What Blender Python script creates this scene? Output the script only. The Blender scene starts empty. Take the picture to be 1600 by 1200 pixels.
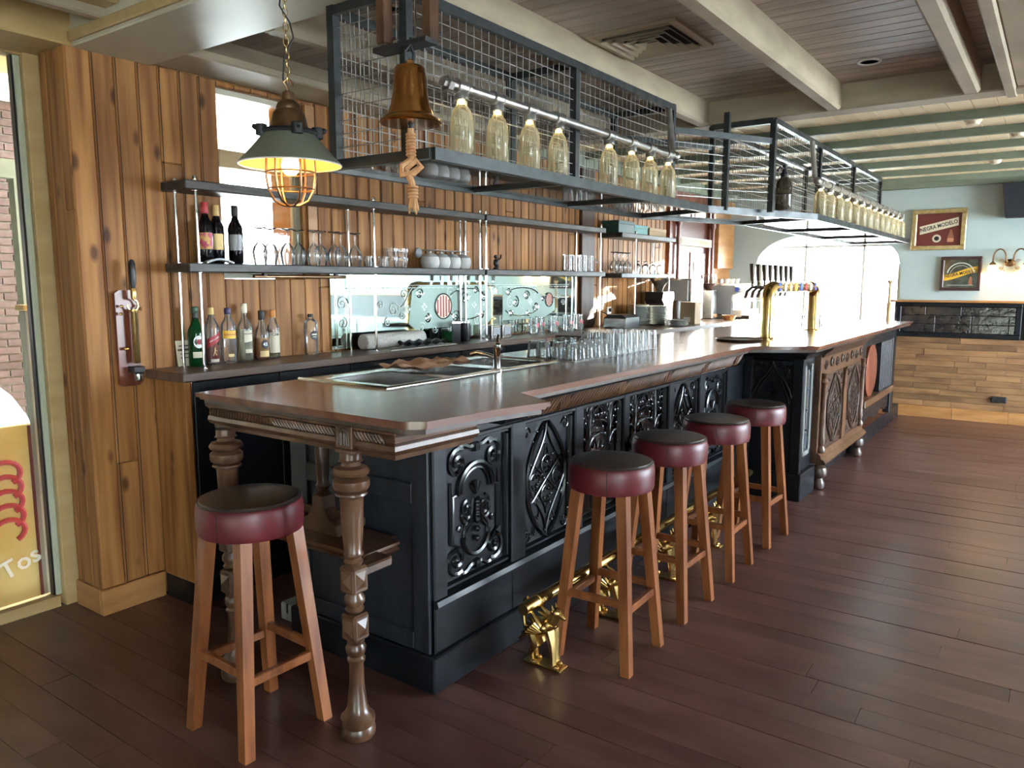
import bpy, math, random
from mathutils import Vector, Matrix
R = random.Random(7)
PI = math.pi
SC = bpy.context.scene
COL = SC.collection

# ------------------------------------------------------------------ camera, sky, sun, exposure
cam_d = bpy.data.cameras.new('camera')
cam = bpy.data.objects.new('camera', cam_d); COL.objects.link(cam)
cam_d.sensor_fit = 'HORIZONTAL'; cam_d.sensor_width = 36.0
cam_d.lens = 36.0 * 1200 / 1600
cam_d.clip_start = 0.05; cam_d.clip_end = 300
cam.location = (0, 0, 1.585)
cam.rotation_euler = (math.radians(90 - 7.595), 0, math.radians(35.389 - 90))
SC.camera = cam

world = bpy.data.worlds.new('world'); SC.world = world
world.use_nodes = True
bg = world.node_tree.nodes['Background']
bg.inputs['Color'].default_value = (0.76, 0.88, 1.0, 1)
bg.inputs['Strength'].default_value = 9.0

sun_d = bpy.data.lights.new('sun', 'SUN'); sun_d.energy = 14; sun_d.angle = math.radians(0.6)
sun_d.color = (1.0, 0.93, 0.80)
sun = bpy.data.objects.new('sun', sun_d); COL.objects.link(sun)
sun.rotation_euler = Vector((-0.892, 0.43, -0.135)).to_track_quat('-Z', 'Y').to_euler()
sun.location = (14, -4, 6)

def portal(loc, rot, sx, sy):
    d = bpy.data.lights.new('window_portal', 'AREA'); d.shape = 'RECTANGLE'; d.size = sx; d.size_y = sy
    d.cycles.is_portal = True
    o = bpy.data.objects.new('window_portal', d); COL.objects.link(o); o.location = loc; o.rotation_euler = rot
portal((7.7, -4.52, 1.5), (-PI/2, 0, 0), 4.5, 2.1)
portal((-2.05, -4.52, 1.5), (-PI/2, 0, 0), 1.4, 2.1)  # portal of the added fill window behind the camera
portal((10.2, 2.43, 1.55), (0, PI/2, 0), 1.4, 1.8)
portal((2.74, 3.72, 2.08), (PI/2, 0, 0), 0.7, 1.1)
portal((-0.65, 4.0, 1.35), (PI/2, 0, 0), 4.8, 2.6)

SC.view_settings.view_transform = 'Standard'
SC.view_settings.look = 'None'
SC.view_settings.gamma = 1.0
SC.view_settings.use_curve_mapping = False
SC.view_settings.exposure = 2.7
SC.cycles.max_bounces = 10
SC.cycles.diffuse_bounces = 6
SC.cycles.glossy_bounces = 5
SC.cycles.transparent_max_bounces = 24
SC.cycles.sample_clamp_indirect = 4.0
SC.cycles.caustics_reflective = False
SC.cycles.caustics_refractive = False
SC.cycles.use_denoising = True

# ------------------------------------------------------------------ mesh building
def rot2(x, y, a): return x*math.cos(a)-y*math.sin(a), x*math.sin(a)+y*math.cos(a)

class MB:
    def __init__(s): s.v = []; s.f = []
    def add(s, vs, fs):
        n = len(s.v); s.v += [tuple(p) for p in vs]; s.f += [tuple(i+n for i in f) for f in fs]; return s
    def box(s, x0, y0, z0, x1, y1, z1):
        if x0 > x1: x0, x1 = x1, x0
        if y0 > y1: y0, y1 = y1, y0
        if z0 > z1: z0, z1 = z1, z0
        return s.add([(x0,y0,z0),(x1,y0,z0),(x1,y1,z0),(x0,y1,z0),(x0,y0,z1),(x1,y0,z1),(x1,y1,z1),(x0,y1,z1)],
                     [(3,2,1,0),(4,5,6,7),(0,1,5,4),(1,2,6,5),(2,3,7,6),(3,0,4,7)])
    def cbox(s, cx, cy, cz, sx, sy, sz): return s.box(cx-sx/2, cy-sy/2, cz-sz/2, cx+sx/2, cy+sy/2, cz+sz/2)
    def chbox(s, x0, y0, z0, x1, y1, z1, c):
        "box with chamfered edges"
        vs = []; ix = {}
        for a in (0,1):
            for b in (0,1):
                for d in (0,1):
                    p = [(x0,x1)[a], (y0,y1)[b], (z0,z1)[d]]; g = [c if k == 0 else -c for k in (a,b,d)]
                    for ax in range(3):
                        q = [p[i] + (0 if i == ax else g[i]) for i in range(3)]; ix[(a,b,d,ax)] = len(vs); vs.append(q)
        fs = []
        def quad(l):
            fs.append(tuple(l))
        for ax in range(3):
            o = [i for i in range(3) if i != ax]
            for side in (0,1):
                l = []
                for (m, n) in ((0,0),(1,0),(1,1),(0,1)):
                    k = [0,0,0]; k[ax] = side; k[o[0]] = m; k[o[1]] = n; l.append(ix[(k[0],k[1],k[2],ax)])
                flip = (side == 1) == (ax == 1)
                quad(l[::-1] if flip else l) if True else None
        for ax in range(3):
            o = [i for i in range(3) if i != ax]
            for (m, n) in ((0,0),(1,0),(1,1),(0,1)):
                k0 = [0,0,0]; k1 = [0,0,0]; k0[ax] = 0; k1[ax] = 1
                for k in (k0,k1): k[o[0]] = m; k[o[1]] = n
                quad([ix[(*k0,o[0])], ix[(*k0,o[1])], ix[(*k1,o[1])], ix[(*k1,o[0])]])
        for a in (0,1):
            for b in (0,1):
                for d in (0,1): quad([ix[(a,b,d,0)], ix[(a,b,d,1)], ix[(a,b,d,2)]])
        return s.add(vs, fs)
    def prism(s, poly, lo, hi, plane='xy'):
        n = len(poly)
        def P(a, b, c): return {'xy': (a,b,c), 'xz': (a,c,b), 'yz': (c,a,b)}[plane]
        return s.add([P(a,b,lo) for a,b in poly] + [P(a,b,hi) for a,b in poly],
                     [tuple(range(n))[::-1], tuple(range(n,2*n))] + [(i,(i+1)%n,n+(i+1)%n,n+i) for i in range(n)])
    def lathe(s, prof, n=24, c=(0,0,0), axis='z'):
        vs = []; fs = []
        for r, z in prof:
            for k in range(n):
                a = 2*PI*k/n; p = (r*math.cos(a), r*math.sin(a), z)
                if axis == 'x': p = (p[2], p[0], p[1])
                if axis == 'y': p = (p[0], p[2], p[1])
                vs.append((c[0]+p[0], c[1]+p[1], c[2]+p[2]))
        for i in range(len(prof)-1):
            for k in range(n):
                fs.append((i*n+k, i*n+(k+1)%n, (i+1)*n+(k+1)%n, (i+1)*n+k))
        if prof[0][0] > 1e-5: fs.append(tuple(range(n))[::-1])
        if prof[-1][0] > 1e-5: fs.append(tuple((len(prof)-1)*n+k for k in range(n)))
        return s.add(vs, fs)
    def shell(s, prof, n=24, c=(0,0,0)):
        "open lathe without caps"
        m = len(s.f); s.lathe(prof, n, c)
        s.f = s.f[:m] + [f for f in s.f[m:] if len(f) == 4 or n <= 4]; return s
    def tube(s, path, r, n=6, closed=False):
        P = [Vector(p) for p in path]; m = len(P); vs = []; fs = []
        rr = r if isinstance(r, (list, tuple)) else [r]*m
        T = []
        for i in range(m):
            a = P[(i-1) % m] if (closed or i > 0) else P[i]; b = P[(i+1) % m] if (closed or i < m-1) else P[i]
            t = (b-a); T.append(t.normalized() if t.length > 1e-9 else Vector((0,0,1)))
        up = Vector((0,0,1)) if abs(T[0].z) < .9 else Vector((1,0,0))
        N = (up - T[0]*up.dot(T[0])).normalized()
        for i in range(m):
            N = (N - T[i]*N.dot(T[i]))
            N = N.normalized() if N.length > 1e-6 else T[i].orthogonal().normalized()
            B = T[i].cross(N)
            for k in range(n):
                a = 2*PI*(k+.5)/n; vs.append(P[i] + (N*math.cos(a)+B*math.sin(a))*rr[i])
        for i in range(m if closed else m-1):
            j = (i+1) % m
            for k in range(n): fs.append((i*n+k, i*n+(k+1)%n, j*n+(k+1)%n, j*n+k))
        if not closed: fs += [tuple(range(n))[::-1], tuple((m-1)*n+k for k in range(n))]
        return s.add(vs, fs)
    def sweep(s, prof, path, closed=False):
        "profile (outward offset, z) along a plan path; outward is the right of the direction of travel"
        m = len(path); vs = []; fs = []; k = len(prof)
        for i in range(m):
            p = Vector(path[i])
            a = Vector(path[(i-1) % m]) if (closed or i > 0) else None; b = Vector(path[(i+1) % m]) if (closed or i < m-1) else None
            ns = []
            if a is not None: d = (p-a).normalized(); ns.append(Vector((d.y,-d.x)))
            if b is not None: d = (b-p).normalized(); ns.append(Vector((d.y,-d.x)))
            nn = sum(ns, Vector((0,0))).normalized(); sc = 1/max(.3, nn.dot(ns[0]))
            for o, z in prof: vs.append((p.x+nn.x*o*sc, p.y+nn.y*o*sc, z))
        for i in range(m if closed else m-1):
            j = (i+1) % m
            for q in range(k): fs.append((i*k+q, i*k+(q+1)%k, j*k+(q+1)%k, j*k+q))
        if not closed: fs += [tuple(range(k))[::-1], tuple((m-1)*k+q for q in range(k))]
        return s.add(vs, fs)
    def taper(s, p0, p1, a0, b0, a1=None, b1=None):
        "square post between two points, half sizes a,b"
        a1 = a0 if a1 is None else a1; b1 = b0 if b1 is None else b1
        q = [(-1,-1),(1,-1),(1,1),(-1,1)]
        return s.add([(p0[0]+i*a0, p0[1]+j*b0, p0[2]) for i,j in q] + [(p1[0]+i*a1, p1[1]+j*b1, p1[2]) for i,j in q],
                     [(3,2,1,0),(4,5,6,7),(0,1,5,4),(1,2,6,5),(2,3,7,6),(3,0,4,7)])
    def ball(s, c, r, n=8, m=6, sc=(1,1,1)):
        vs = [(c[0], c[1], c[2]-r*sc[2])]
        for i in range(1, m):
            t = -PI/2 + PI*i/m
            for k in range(n):
                a = 2*PI*k/n; vs.append((c[0]+r*sc[0]*math.cos(t)*math.cos(a), c[1]+r*sc[1]*math.cos(t)*math.sin(a), c[2]+r*sc[2]*math.sin(t)))
        vs.append((c[0], c[1], c[2]+r*sc[2])); L = len(vs)-1; fs = []
        for k in range(n):
            fs.append((0, 1+(k+1)%n, 1+k)); fs.append((L, L-n+k, L-n+(k+1)%n))
            for i in range(m-2): fs.append((1+i*n+k, 1+i*n+(k+1)%n, 1+(i+1)*n+(k+1)%n, 1+(i+1)*n+k))
        return s.add(vs, fs)
    def rotz(s, a, c=(0,0)):
        s.v = [(c[0]+rot2(x-c[0], y-c[1], a)[0], c[1]+rot2(x-c[0], y-c[1], a)[1], z) for x,y,z in s.v]; return s
    def move(s, dx, dy, dz): s.v = [(x+dx,y+dy,z+dz) for x,y,z in s.v]; return s
    def mesh(s, name, off=(0,0,0), smooth=True):
        me = bpy.data.meshes.new(name)
        me.from_pydata([(x-off[0],y-off[1],z-off[2]) for x,y,z in s.v], [], s.f); me.validate(); me.update()
        import bmesh
        b = bmesh.new(); b.from_mesh(me); bmesh.ops.recalc_face_normals(b, faces=b.faces); b.to_mesh(me); b.free()
        if smooth:
            me.polygons.foreach_set('use_smooth', [True]*len(me.polygons)); me.set_sharp_from_angle(angle=math.radians(38))
        return me

def ob(name, mb, mt, parent=None, smooth=True, origin=None):
    "one mesh object; coordinates are world coordinates, or local when the parent sits at the origin"
    off = tuple(parent.get('_w', (0,0,0))) if parent else (origin or (0,0,0))
    me = mb.mesh(name, off, smooth) if isinstance(mb, MB) else mb
    o = bpy.data.objects.new(name, me); COL.objects.link(o)
    if parent: o.parent = parent; o['_w'] = off
    elif origin: o.location = origin; o['_w'] = tuple(float(c) for c in origin)
    if mt and not me.materials: me.materials.append(mt)
    return o
def tag(o, label, cat, group=None):
    o['label'] = label; o['category'] = cat
    if group: o['group'] = group
    return o
def thing(name, label, cat, loc=(0,0,0), group=None, world=True, rz=0):
    "an Empty at the base of a thing; world=True: its parts are given in world coordinates"
    o = bpy.data.objects.new(name, None); COL.objects.link(o); o.location = loc; o.rotation_euler = (0,0,rz)
    o.empty_display_size = .05
    o['_w'] = tuple(float(c) for c in loc) if world else (0.,0.,0.)
    return tag(o, label, cat, group)
def struct(name, mb, mt, origin=None, smooth=True):
    o = ob(name, mb, mt, None, smooth, origin); o['kind'] = 'structure'; return o
def copy_tree(o, loc=None, rz=None, label=None, group=None, parent=None):
    c = o.copy(); COL.objects.link(c)
    if parent: c.parent = parent
    if loc: c.location = loc
    if rz is not None: c.rotation_euler = (0,0,rz)
    if label: c['label'] = label
    if group: c['group'] = group
    for ch in list(o.children): copy_tree(ch, parent=c)
    return c
def place(o, W):
    "move a part that was modelled at the world origin to its spot, before the parent offset"
    T = Matrix.Translation(Vector(tuple(o['_w']))); o.data.transform(T.inverted() @ W @ T); return o
def stuff(o): o['kind'] = 'stuff'; return o

def arc(cx, cy, r, a0, a1, n=12, ry=None):
    ry = ry or r
    return [(cx+r*math.cos(math.radians(a0+(a1-a0)*i/n)), cy+ry*math.sin(math.radians(a0+(a1-a0)*i/n))) for i in range(n+1)]
def spiral(cx, cy, r, a0, turns=1.5, n=22, r1=.12):
    return [(cx+r*(1-(1-r1)*i/n)*math.cos(math.radians(a0)+turns*2*PI*i/n), cy+r*(1-(1-r1)*i/n)*math.sin(math.radians(a0)+turns*2*PI*i/n)) for i in range(n+1)]
def bez(p0, p1, p2, p3, n=10):
    o = []
    for i in range(n+1):
        t = i/n; u = 1-t
        o.append(tuple(u**3*a+3*u*u*t*b+3*u*t*t*c+t**3*d for a,b,c,d in zip(p0,p1,p2,p3)))
    return o

_txt = {}
def text_shape(st, size, depth=.001, bold=False):
    "glyph outlines as a mesh in the xy plane, centred"
    cu = bpy.data.curves.new('lettering', 'FONT'); cu.body = st; cu.size = size; cu.align_x = 'CENTER'; cu.align_y = 'CENTER'
    cu.extrude = depth; cu.resolution_u = 2
    if bold: cu.offset = size*.018
    o = bpy.data.objects.new('lettering', cu); COL.objects.link(o)
    bpy.context.view_layer.update()
    me = bpy.data.meshes.new_from_object(o.evaluated_get(bpy.context.evaluated_depsgraph_get()))
    m = MB().add([tuple(v.co) for v in me.vertices], [tuple(p.vertices) for p in me.polygons])
    bpy.data.objects.remove(o); bpy.data.curves.remove(cu); bpy.data.meshes.remove(me)
    return m

# ------------------------------------------------------------------ materials
def nn(nt, t, **kw):
    n = nt.nodes.new(t)
    for k, v in kw.items(): setattr(n, k, v)
    return n
def mat(name, col, rough=.5, metal=0., col2=None, scale=8., stretch=(1,1,1), bump=0., rnd=0., coat=0., emit=None, es=0., trans=0., spec=.5, knots=False, rough2=None, contrast=(.35,.65), detail=4.):
    m = bpy.data.materials.new(name); m.use_nodes = True; nt = m.node_tree; L = nt.links
    p = nt.nodes['Principled BSDF']
    p.inputs['Base Color'].default_value = (*col, 1); p.inputs['Roughness'].default_value = rough; p.inputs['Metallic'].default_value = metal
    p.inputs['Specular IOR Level'].default_value = spec; p.inputs['Coat Weight'].default_value = coat; p.inputs['Coat Roughness'].default_value = .12
    p.inputs['Transmission Weight'].default_value = trans
    if emit: p.inputs['Emission Color'].default_value = (*emit, 1); p.inputs['Emission Strength'].default_value = es
    if col2 or bump or rnd:
        geo = nn(nt, 'ShaderNodeNewGeometry'); oi = nn(nt, 'ShaderNodeObjectInfo')
        off = nn(nt, 'ShaderNodeVectorMath', operation='MULTIPLY_ADD')
        cmb = nn(nt, 'ShaderNodeCombineXYZ'); L.new(oi.outputs['Random'], cmb.inputs[0]); L.new(oi.outputs['Random'], cmb.inputs[1]); L.new(oi.outputs['Random'], cmb.inputs[2])
        k = 17. if rnd else 0.
        L.new(cmb.outputs[0], off.inputs[0]); off.inputs[1].default_value = (k, k*1.3, k*.7); L.new(geo.outputs['Position'], off.inputs[2])
        mp = nn(nt, 'ShaderNodeMapping'); L.new(off.outputs[0], mp.inputs['Vector']); mp.inputs['Scale'].default_value = tuple(scale*q for q in stretch)
        nz = nn(nt, 'ShaderNodeTexNoise'); L.new(mp.outputs[0], nz.inputs['Vector']); nz.inputs['Scale'].default_value = 1.; nz.inputs['Detail'].default_value = detail
        cr = nn(nt, 'ShaderNodeValToRGB'); L.new(nz.outputs['Fac'], cr.inputs['Fac'])
        cr.color_ramp.elements[0].position = contrast[0]; cr.color_ramp.elements[1].position = contrast[1]
        cr.color_ramp.elements[0].color = (*col, 1); cr.color_ramp.elements[1].color = (*(col2 or col), 1)
        out = cr.outputs['Color']
        if knots:
            mp2 = nn(nt, 'ShaderNodeMapping'); L.new(off.outputs[0], mp2.inputs['Vector']); mp2.inputs['Scale'].default_value = (7, 7, 3.2)
            vo = nn(nt, 'ShaderNodeTexVoronoi'); L.new(mp2.outputs[0], vo.inputs['Vector']); vo.inputs['Scale'].default_value = 1.
            kr = nn(nt, 'ShaderNodeValToRGB'); L.new(vo.outputs['Distance'], kr.inputs['Fac'])
            kr.color_ramp.elements[0].position = .07; kr.color_ramp.elements[0].color = (.28,.22,.18,1)
            kr.color_ramp.elements[1].position = .17; kr.color_ramp.elements[1].color = (1,1,1,1)
            mx = nn(nt, 'ShaderNodeMix', data_type='RGBA', blend_type='MULTIPLY'); mx.inputs['Factor'].default_value = 1
            L.new(out, mx.inputs['A']); L.new(kr.outputs['Color'], mx.inputs['B']); out = mx.outputs['Result']
        if rnd:
            hs = nn(nt, 'ShaderNodeHueSaturation'); mr = nn(nt, 'ShaderNodeMapRange'); L.new(oi.outputs['Random'], mr.inputs['Value'])
            mr.inputs['To Min'].default_value = 1-rnd; mr.inputs['To Max'].default_value = 1+rnd
            L.new(mr.outputs[0], hs.inputs['Value']); L.new(out, hs.inputs['Color']); out = hs.outputs['Color']
        L.new(out, p.inputs['Base Color'])
        if rough2 is not None:
            mr2 = nn(nt, 'ShaderNodeMapRange'); L.new(nz.outputs['Fac'], mr2.inputs['Value']); mr2.inputs['From Min'].default_value = contrast[0]; mr2.inputs['From Max'].default_value = contrast[1]
            mr2.inputs['To Min'].default_value = rough; mr2.inputs['To Max'].default_value = rough2; L.new(mr2.outputs[0], p.inputs['Roughness'])
        if bump:
            bp = nn(nt, 'ShaderNodeBump'); bp.inputs['Strength'].default_value = bump; bp.inputs['Distance'].default_value = .01
            L.new(nz.outputs['Fac'], bp.inputs['Height']); L.new(bp.outputs[0], p.inputs['Normal'])
    return m
def glass(name, tint=(1,1,1), refl=.9, ior=1.45, body=None, bw=0.):
    "thin glass: see-through tint with Fresnel reflection"
    m = bpy.data.materials.new(name); m.use_nodes = True; nt = m.node_tree; L = nt.links
    nt.nodes.remove(nt.nodes['Principled BSDF']); o = nt.nodes['Material Output']
    tr = nn(nt, 'ShaderNodeBsdfTransparent'); tr.inputs[0].default_value = (*tint, 1)
    gl = nn(nt, 'ShaderNodeBsdfGlossy'); gl.inputs['Roughness'].default_value = .03; gl.inputs['Color'].default_value = (refl,refl,refl,1)
    fr = nn(nt, 'ShaderNodeFresnel'); fr.inputs['IOR'].default_value = ior
    mx = nn(nt, 'ShaderNodeMixShader'); L.new(fr.outputs[0], mx.inputs[0]); L.new(tr.outputs[0], mx.inputs[1]); L.new(gl.outputs[0], mx.inputs[2])
    out = mx
    if body:
        df = nn(nt, 'ShaderNodeBsdfDiffuse'); df.inputs[0].default_value = (*body, 1)
        m2 = nn(nt, 'ShaderNodeMixShader'); m2.inputs[0].default_value = bw; L.new(mx.outputs[0], m2.inputs[1]); L.new(df.outputs[0], m2.inputs[2]); out = m2
    L.new(out.outputs[0], o.inputs['Surface']); return m

M = {}
M['floor'] = mat('floor_boards_red_brown', (.062,.023,.018), .28, col2=(.145,.073,.060), scale=4, stretch=(1.6,.6,1), bump=.012, rnd=.18, rough2=.34, contrast=(.3,.75), detail=6)
M['gap'] = mat('dark_joint', (.012,.008,.006), .9)
M['pine'] = mat('stained_pine', (.19,.072,.019), .58, col2=(.37,.17,.050), scale=7, stretch=(3,3,.18), bump=.06, rnd=.20, knots=True, spec=.3)
M['pine_plain'] = mat('oiled_pine_trim', (.34,.15,.045), .45, col2=(.46,.23,.08), scale=8, stretch=(.3,.3,2), rnd=.08)
M['cream'] = mat('cream_paint', (.52,.49,.37), .45, col2=(.58,.55,.43), scale=3)
M['frame_green'] = mat('pale_green_paint', (.42,.46,.33), .5, col2=(.47,.51,.38), scale=4)
M['frame_oak'] = mat('yellow_wood_sill', (.44,.30,.12), .45, col2=(.52,.37,.17), scale=6, stretch=(.3,2,2))
M['beam'] = mat('grey_cream_beam', (.36,.295,.205), .6, col2=(.46,.385,.275), scale=5, stretch=(.6,.6,2), bump=.1)
M['ceil'] = mat('grey_stained_boards', (.30,.245,.195), .5, col2=(.46,.39,.32), scale=5, stretch=(2,.4,1), rnd=.12, bump=.05)
M['ceil_cream'] = mat('cream_boards', (.82,.68,.43), .6, col2=(.86,.74,.50), scale=4, rnd=.05)
M['joist'] = mat('sage_green_joist', (.17,.21,.155), .55, col2=(.21,.25,.19), scale=5)
M['blue'] = mat('pale_blue_green_plaster', (.42,.52,.52), .8, col2=(.46,.56,.55), scale=2)
M['black'] = mat('black_painted_wood', (.0025,.0034,.0052), .32, col2=(.0065,.0085,.012), scale=9, stretch=(1,1,3), bump=.04, rough2=.42, spec=.28)
M['black_end'] = mat('worn_black_wood', (.0065,.009,.013), .38, col2=(.016,.021,.028), scale=7, stretch=(1,3,.4), bump=.05)
M['carve'] = mat('black_carved_gloss', (.004,.005,.007), .20, col2=(.012,.013,.015), scale=20)
M['top'] = mat('mahogany_worktop', (.095,.028,.014), .18, col2=(.165,.062,.031), scale=5, stretch=(.3,3,1), rough2=.24, coat=.2, bump=.01)
M['oak'] = mat('old_oak', (.060,.028,.014), .28, col2=(.13,.065,.034), scale=14, stretch=(1,1,.5), bump=.06)
M['oak_dark'] = mat('old_oak_dark', (.030,.017,.011), .34, col2=(.070,.040,.026), scale=16, bump=.06)
M['walnut'] = mat('walnut_counter', (.075,.040,.024), .32, col2=(.15,.085,.052), scale=6, stretch=(.3,3,1), rough2=.42)
M['stoolleg'] = mat('stool_wood', (.13,.036,.010), .30, col2=(.25,.085,.026), scale=10, stretch=(2,2,.3), rnd=.12)
M['leather'] = mat('oxblood_leather', (.080,.006,.009), .42, col2=(.115,.011,.014), scale=14, bump=.05)
M['leather_top'] = mat('dark_leather_top', (.016,.011,.009), .32, col2=(.030,.021,.016), scale=7, bump=.04)
M['steel_black'] = mat('blackened_steel', (.022,.027,.028), .42, metal=.4, col2=(.045,.052,.052), scale=12, rough2=.32)
M['wire'] = mat('galvanised_wire', (.30,.30,.28), .4, metal=.8)
M['pipe'] = mat('grey_iron_pipe', (.32,.31,.29), .35, metal=.9, col2=(.42,.41,.38), scale=20)
M['steel'] = mat('stainless_steel', (.62,.61,.58), .22, metal=1.)
M['chrome'] = mat('chrome', (.75,.74,.72), .08, metal=1.)
M['brass'] = mat('polished_brass', (.70,.48,.18), .26, metal=1., col2=(.58,.38,.13), scale=30)
M['copper'] = mat('copper_bronze', (.62,.32,.10), .20, metal=1., col2=(.46,.21,.06), scale=9)
M['bronze'] = mat('dark_bronze', (.16,.095,.05), .35, metal=.9, col2=(.28,.17,.09), scale=18)
M['iron'] = mat('dark_iron', (.03,.03,.032), .5, metal=.5)
M['plank'] = mat('black_sleeper_plank', (.018,.016,.014), .5, col2=(.06,.052,.045), scale=14, stretch=(.4,2,2), bump=.3)
M['enamel'] = mat('grey_green_enamel', (.15,.16,.115), .35)
M['enamel_in'] = mat('cream_enamel_inside', (.80,.60,.26), .5)
M['rope'] = mat('tan_rope', (.45,.22,.09), .8, col2=(.58,.32,.15), scale=40, bump=.3)
M['white'] = mat('white_gloss', (.75,.75,.72), .3)
M['offwhite'] = mat('warm_paper', (.70,.64,.48), .7)
M['grey'] = mat('grey_plastic', (.28,.29,.30), .4)
M['dark'] = mat('black_plastic', (.015,.015,.017), .35)
M['navy'] = mat('black_speaker_cloth', (.012,.014,.022), .85, col2=(.02,.022,.03), scale=60)
M['red'] = mat('red_print', (.42,.03,.04), .45)
M['maroon'] = mat('maroon_poster', (.13,.022,.018), .45)
M['ink'] = mat('black_ink', (.015,.013,.012), .5)
M['yellow'] = mat('yellow_print', (.80,.48,.05), .45)
M['goldlabel'] = mat('gold_label', (.72,.52,.20), .45)
M['gold'] = mat('gilt_frame', (.55,.40,.17), .28, metal=.8, col2=(.70,.56,.30), scale=20)
M['blueprint'] = mat('blue_print', (.03,.08,.42), .4)
M['cap_green'] = mat('dark_green_cap', (.012,.06,.03), .35)
M['teal'] = mat('teal_card', (.01,.16,.15), .5)
M['card'] = mat('brown_cardboard', (.38,.27,.16), .8)
M['copper_cloth'] = mat('brown_tea_towel', (.36,.21,.12), .9, col2=(.46,.29,.18), scale=30, bump=.2)
M['frost'] = mat('etched_frosted_green', (.27,.38,.32), .35, col2=(.32,.43,.37), scale=6)
M['frost_line'] = mat('etched_pale_line', (.58,.66,.60), .4)
M['mirror'] = mat('mirror_silver', (.62,.72,.68), .03, metal=1.)
M['mirror_old'] = mat('smoky_mirror', (.34,.33,.27), .12, metal=1., col2=(.20,.19,.15), scale=12)
M['tile'] = mat('black_glazed_tile', (.012,.010,.010), .10, bump=.25, col2=(.03,.022,.02), scale=16)
M['clad'] = mat('reclaimed_oak_cladding', (.10,.044,.018), .5, col2=(.29,.155,.066), scale=5, stretch=(1,.45,2.4), bump=.12, rnd=.25, contrast=(.25,.6), detail=7)
M['mahog'] = mat('mahogany_joinery', (.12,.030,.016), .3, col2=(.20,.06,.032), scale=7, stretch=(2,2,.3))
M['brick'] = mat('pink_brown_brick', (.16,.10,.082), .85, col2=(.21,.14,.113), scale=25, bump=.2, rnd=.15)
M['mortar'] = mat('pale_mortar', (.33,.30,.25), .9)
M['paving'] = mat('pale_paving', (.55,.54,.50), .9, col2=(.62,.60,.56), scale=2)
M['greywood'] = mat('weathered_timber', (.30,.31,.29), .75, col2=(.44,.44,.41), scale=9, stretch=(2,2,.3), bump=.15)
M['porch'] = mat('porch_soffit_ochre', (.55,.40,.16), .7)
M['water'] = mat('plastic_wrap', (.26,.29,.34), .15, bump=.5, col2=(.18,.21,.25), scale=18)
M['glass'] = glass('clear_glass', (.97,.98,.97), body=(.92,.94,.92), bw=.055)
M['glass_w'] = glass('window_glass', (.95,.97,.96), .8)
M['glass_b'] = glass('lit_bottle_glass', (.93,.91,.80), body=(.90,.82,.58), bw=.20)  # pale diffuse body paints in the glow of the neck lamps
M['glass_dark'] = glass('smoked_siphon_glass', (.28,.25,.19), body=(.2,.17,.13), bw=.25)
M['glass_green'] = glass('green_bottle_glass', (.03,.22,.06), body=(.01,.10,.03), bw=.35)
M['glass_wine'] = mat('wine_bottle_glass', (.006,.006,.008), .06)
M['amber'] = glass('amber_liquor', (.75,.36,.05), body=(.60,.28,.04), bw=.45)
M['redliq'] = glass('red_liquor', (.42,.05,.02), body=(.28,.03,.02), bw=.5)
M['hazy'] = glass('hazy_liquor', (.80,.80,.66), body=(.60,.58,.42), bw=.25)
M['goblet'] = mat('grey_stone_goblet', (.42,.41,.38), .4)
M['bulb'] = mat('warm_bulb', (1,.8,.5), .4, emit=(1,.62,.22), es=4)
M['led'] = mat('bottle_neck_light', (1,.9,.7), .4, emit=(1,.76,.40), es=5)
M['shade_lit'] = mat('lit_frosted_shade', (1,.85,.65), .5, emit=(1,.70,.36), es=.9)

# ================================================================== THE SETTING
# ---- floor: boards run across the room (along y)
floor = struct('floor', MB().box(-3.2, -4.6, -.06, 10.4, 4.0, -.006), M['gap'], smooth=False)
unit = MB().chbox(-.5, -.5, -1, .5, .5, 0, .004).mesh('floor_plank', smooth=False); unit.materials.append(M['floor'])
PW = .122; rest = MB()
for i in range(-30, 80):
    x = .45 + i*PW
    if x > 10.14: break
    y = 3.93 if x < 1.9 else 3.62
    y -= 0
    first = True
    while y > -4.55:
        Ln = R.uniform(1.5, 2.7)
        if first: Ln = R.uniform(.6, 2.4); first = False
        y0 = max(-4.55, y-Ln)
        dz = R.uniform(-.0012, .0012)
        if i < 3 or y < -1.1:
            rest.box(x-PW/2+.001, y0+.001, -.02, x+PW/2-.001, y-.001, dz)
        else:
            o = bpy.data.objects.new('plank', unit); COL.objects.link(o); o.parent = floor
            o.location = (x, (y+y0)/2, dz); o.scale = (PW-.0022, (y-y0)-.0025, .02); o.rotation_euler = (R.uniform(-.0006,.0006), R.uniform(-.004,.004), 0)
        y = y0
stuff(ob('plank_field', rest, M['floor'], floor, smooth=False))

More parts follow.
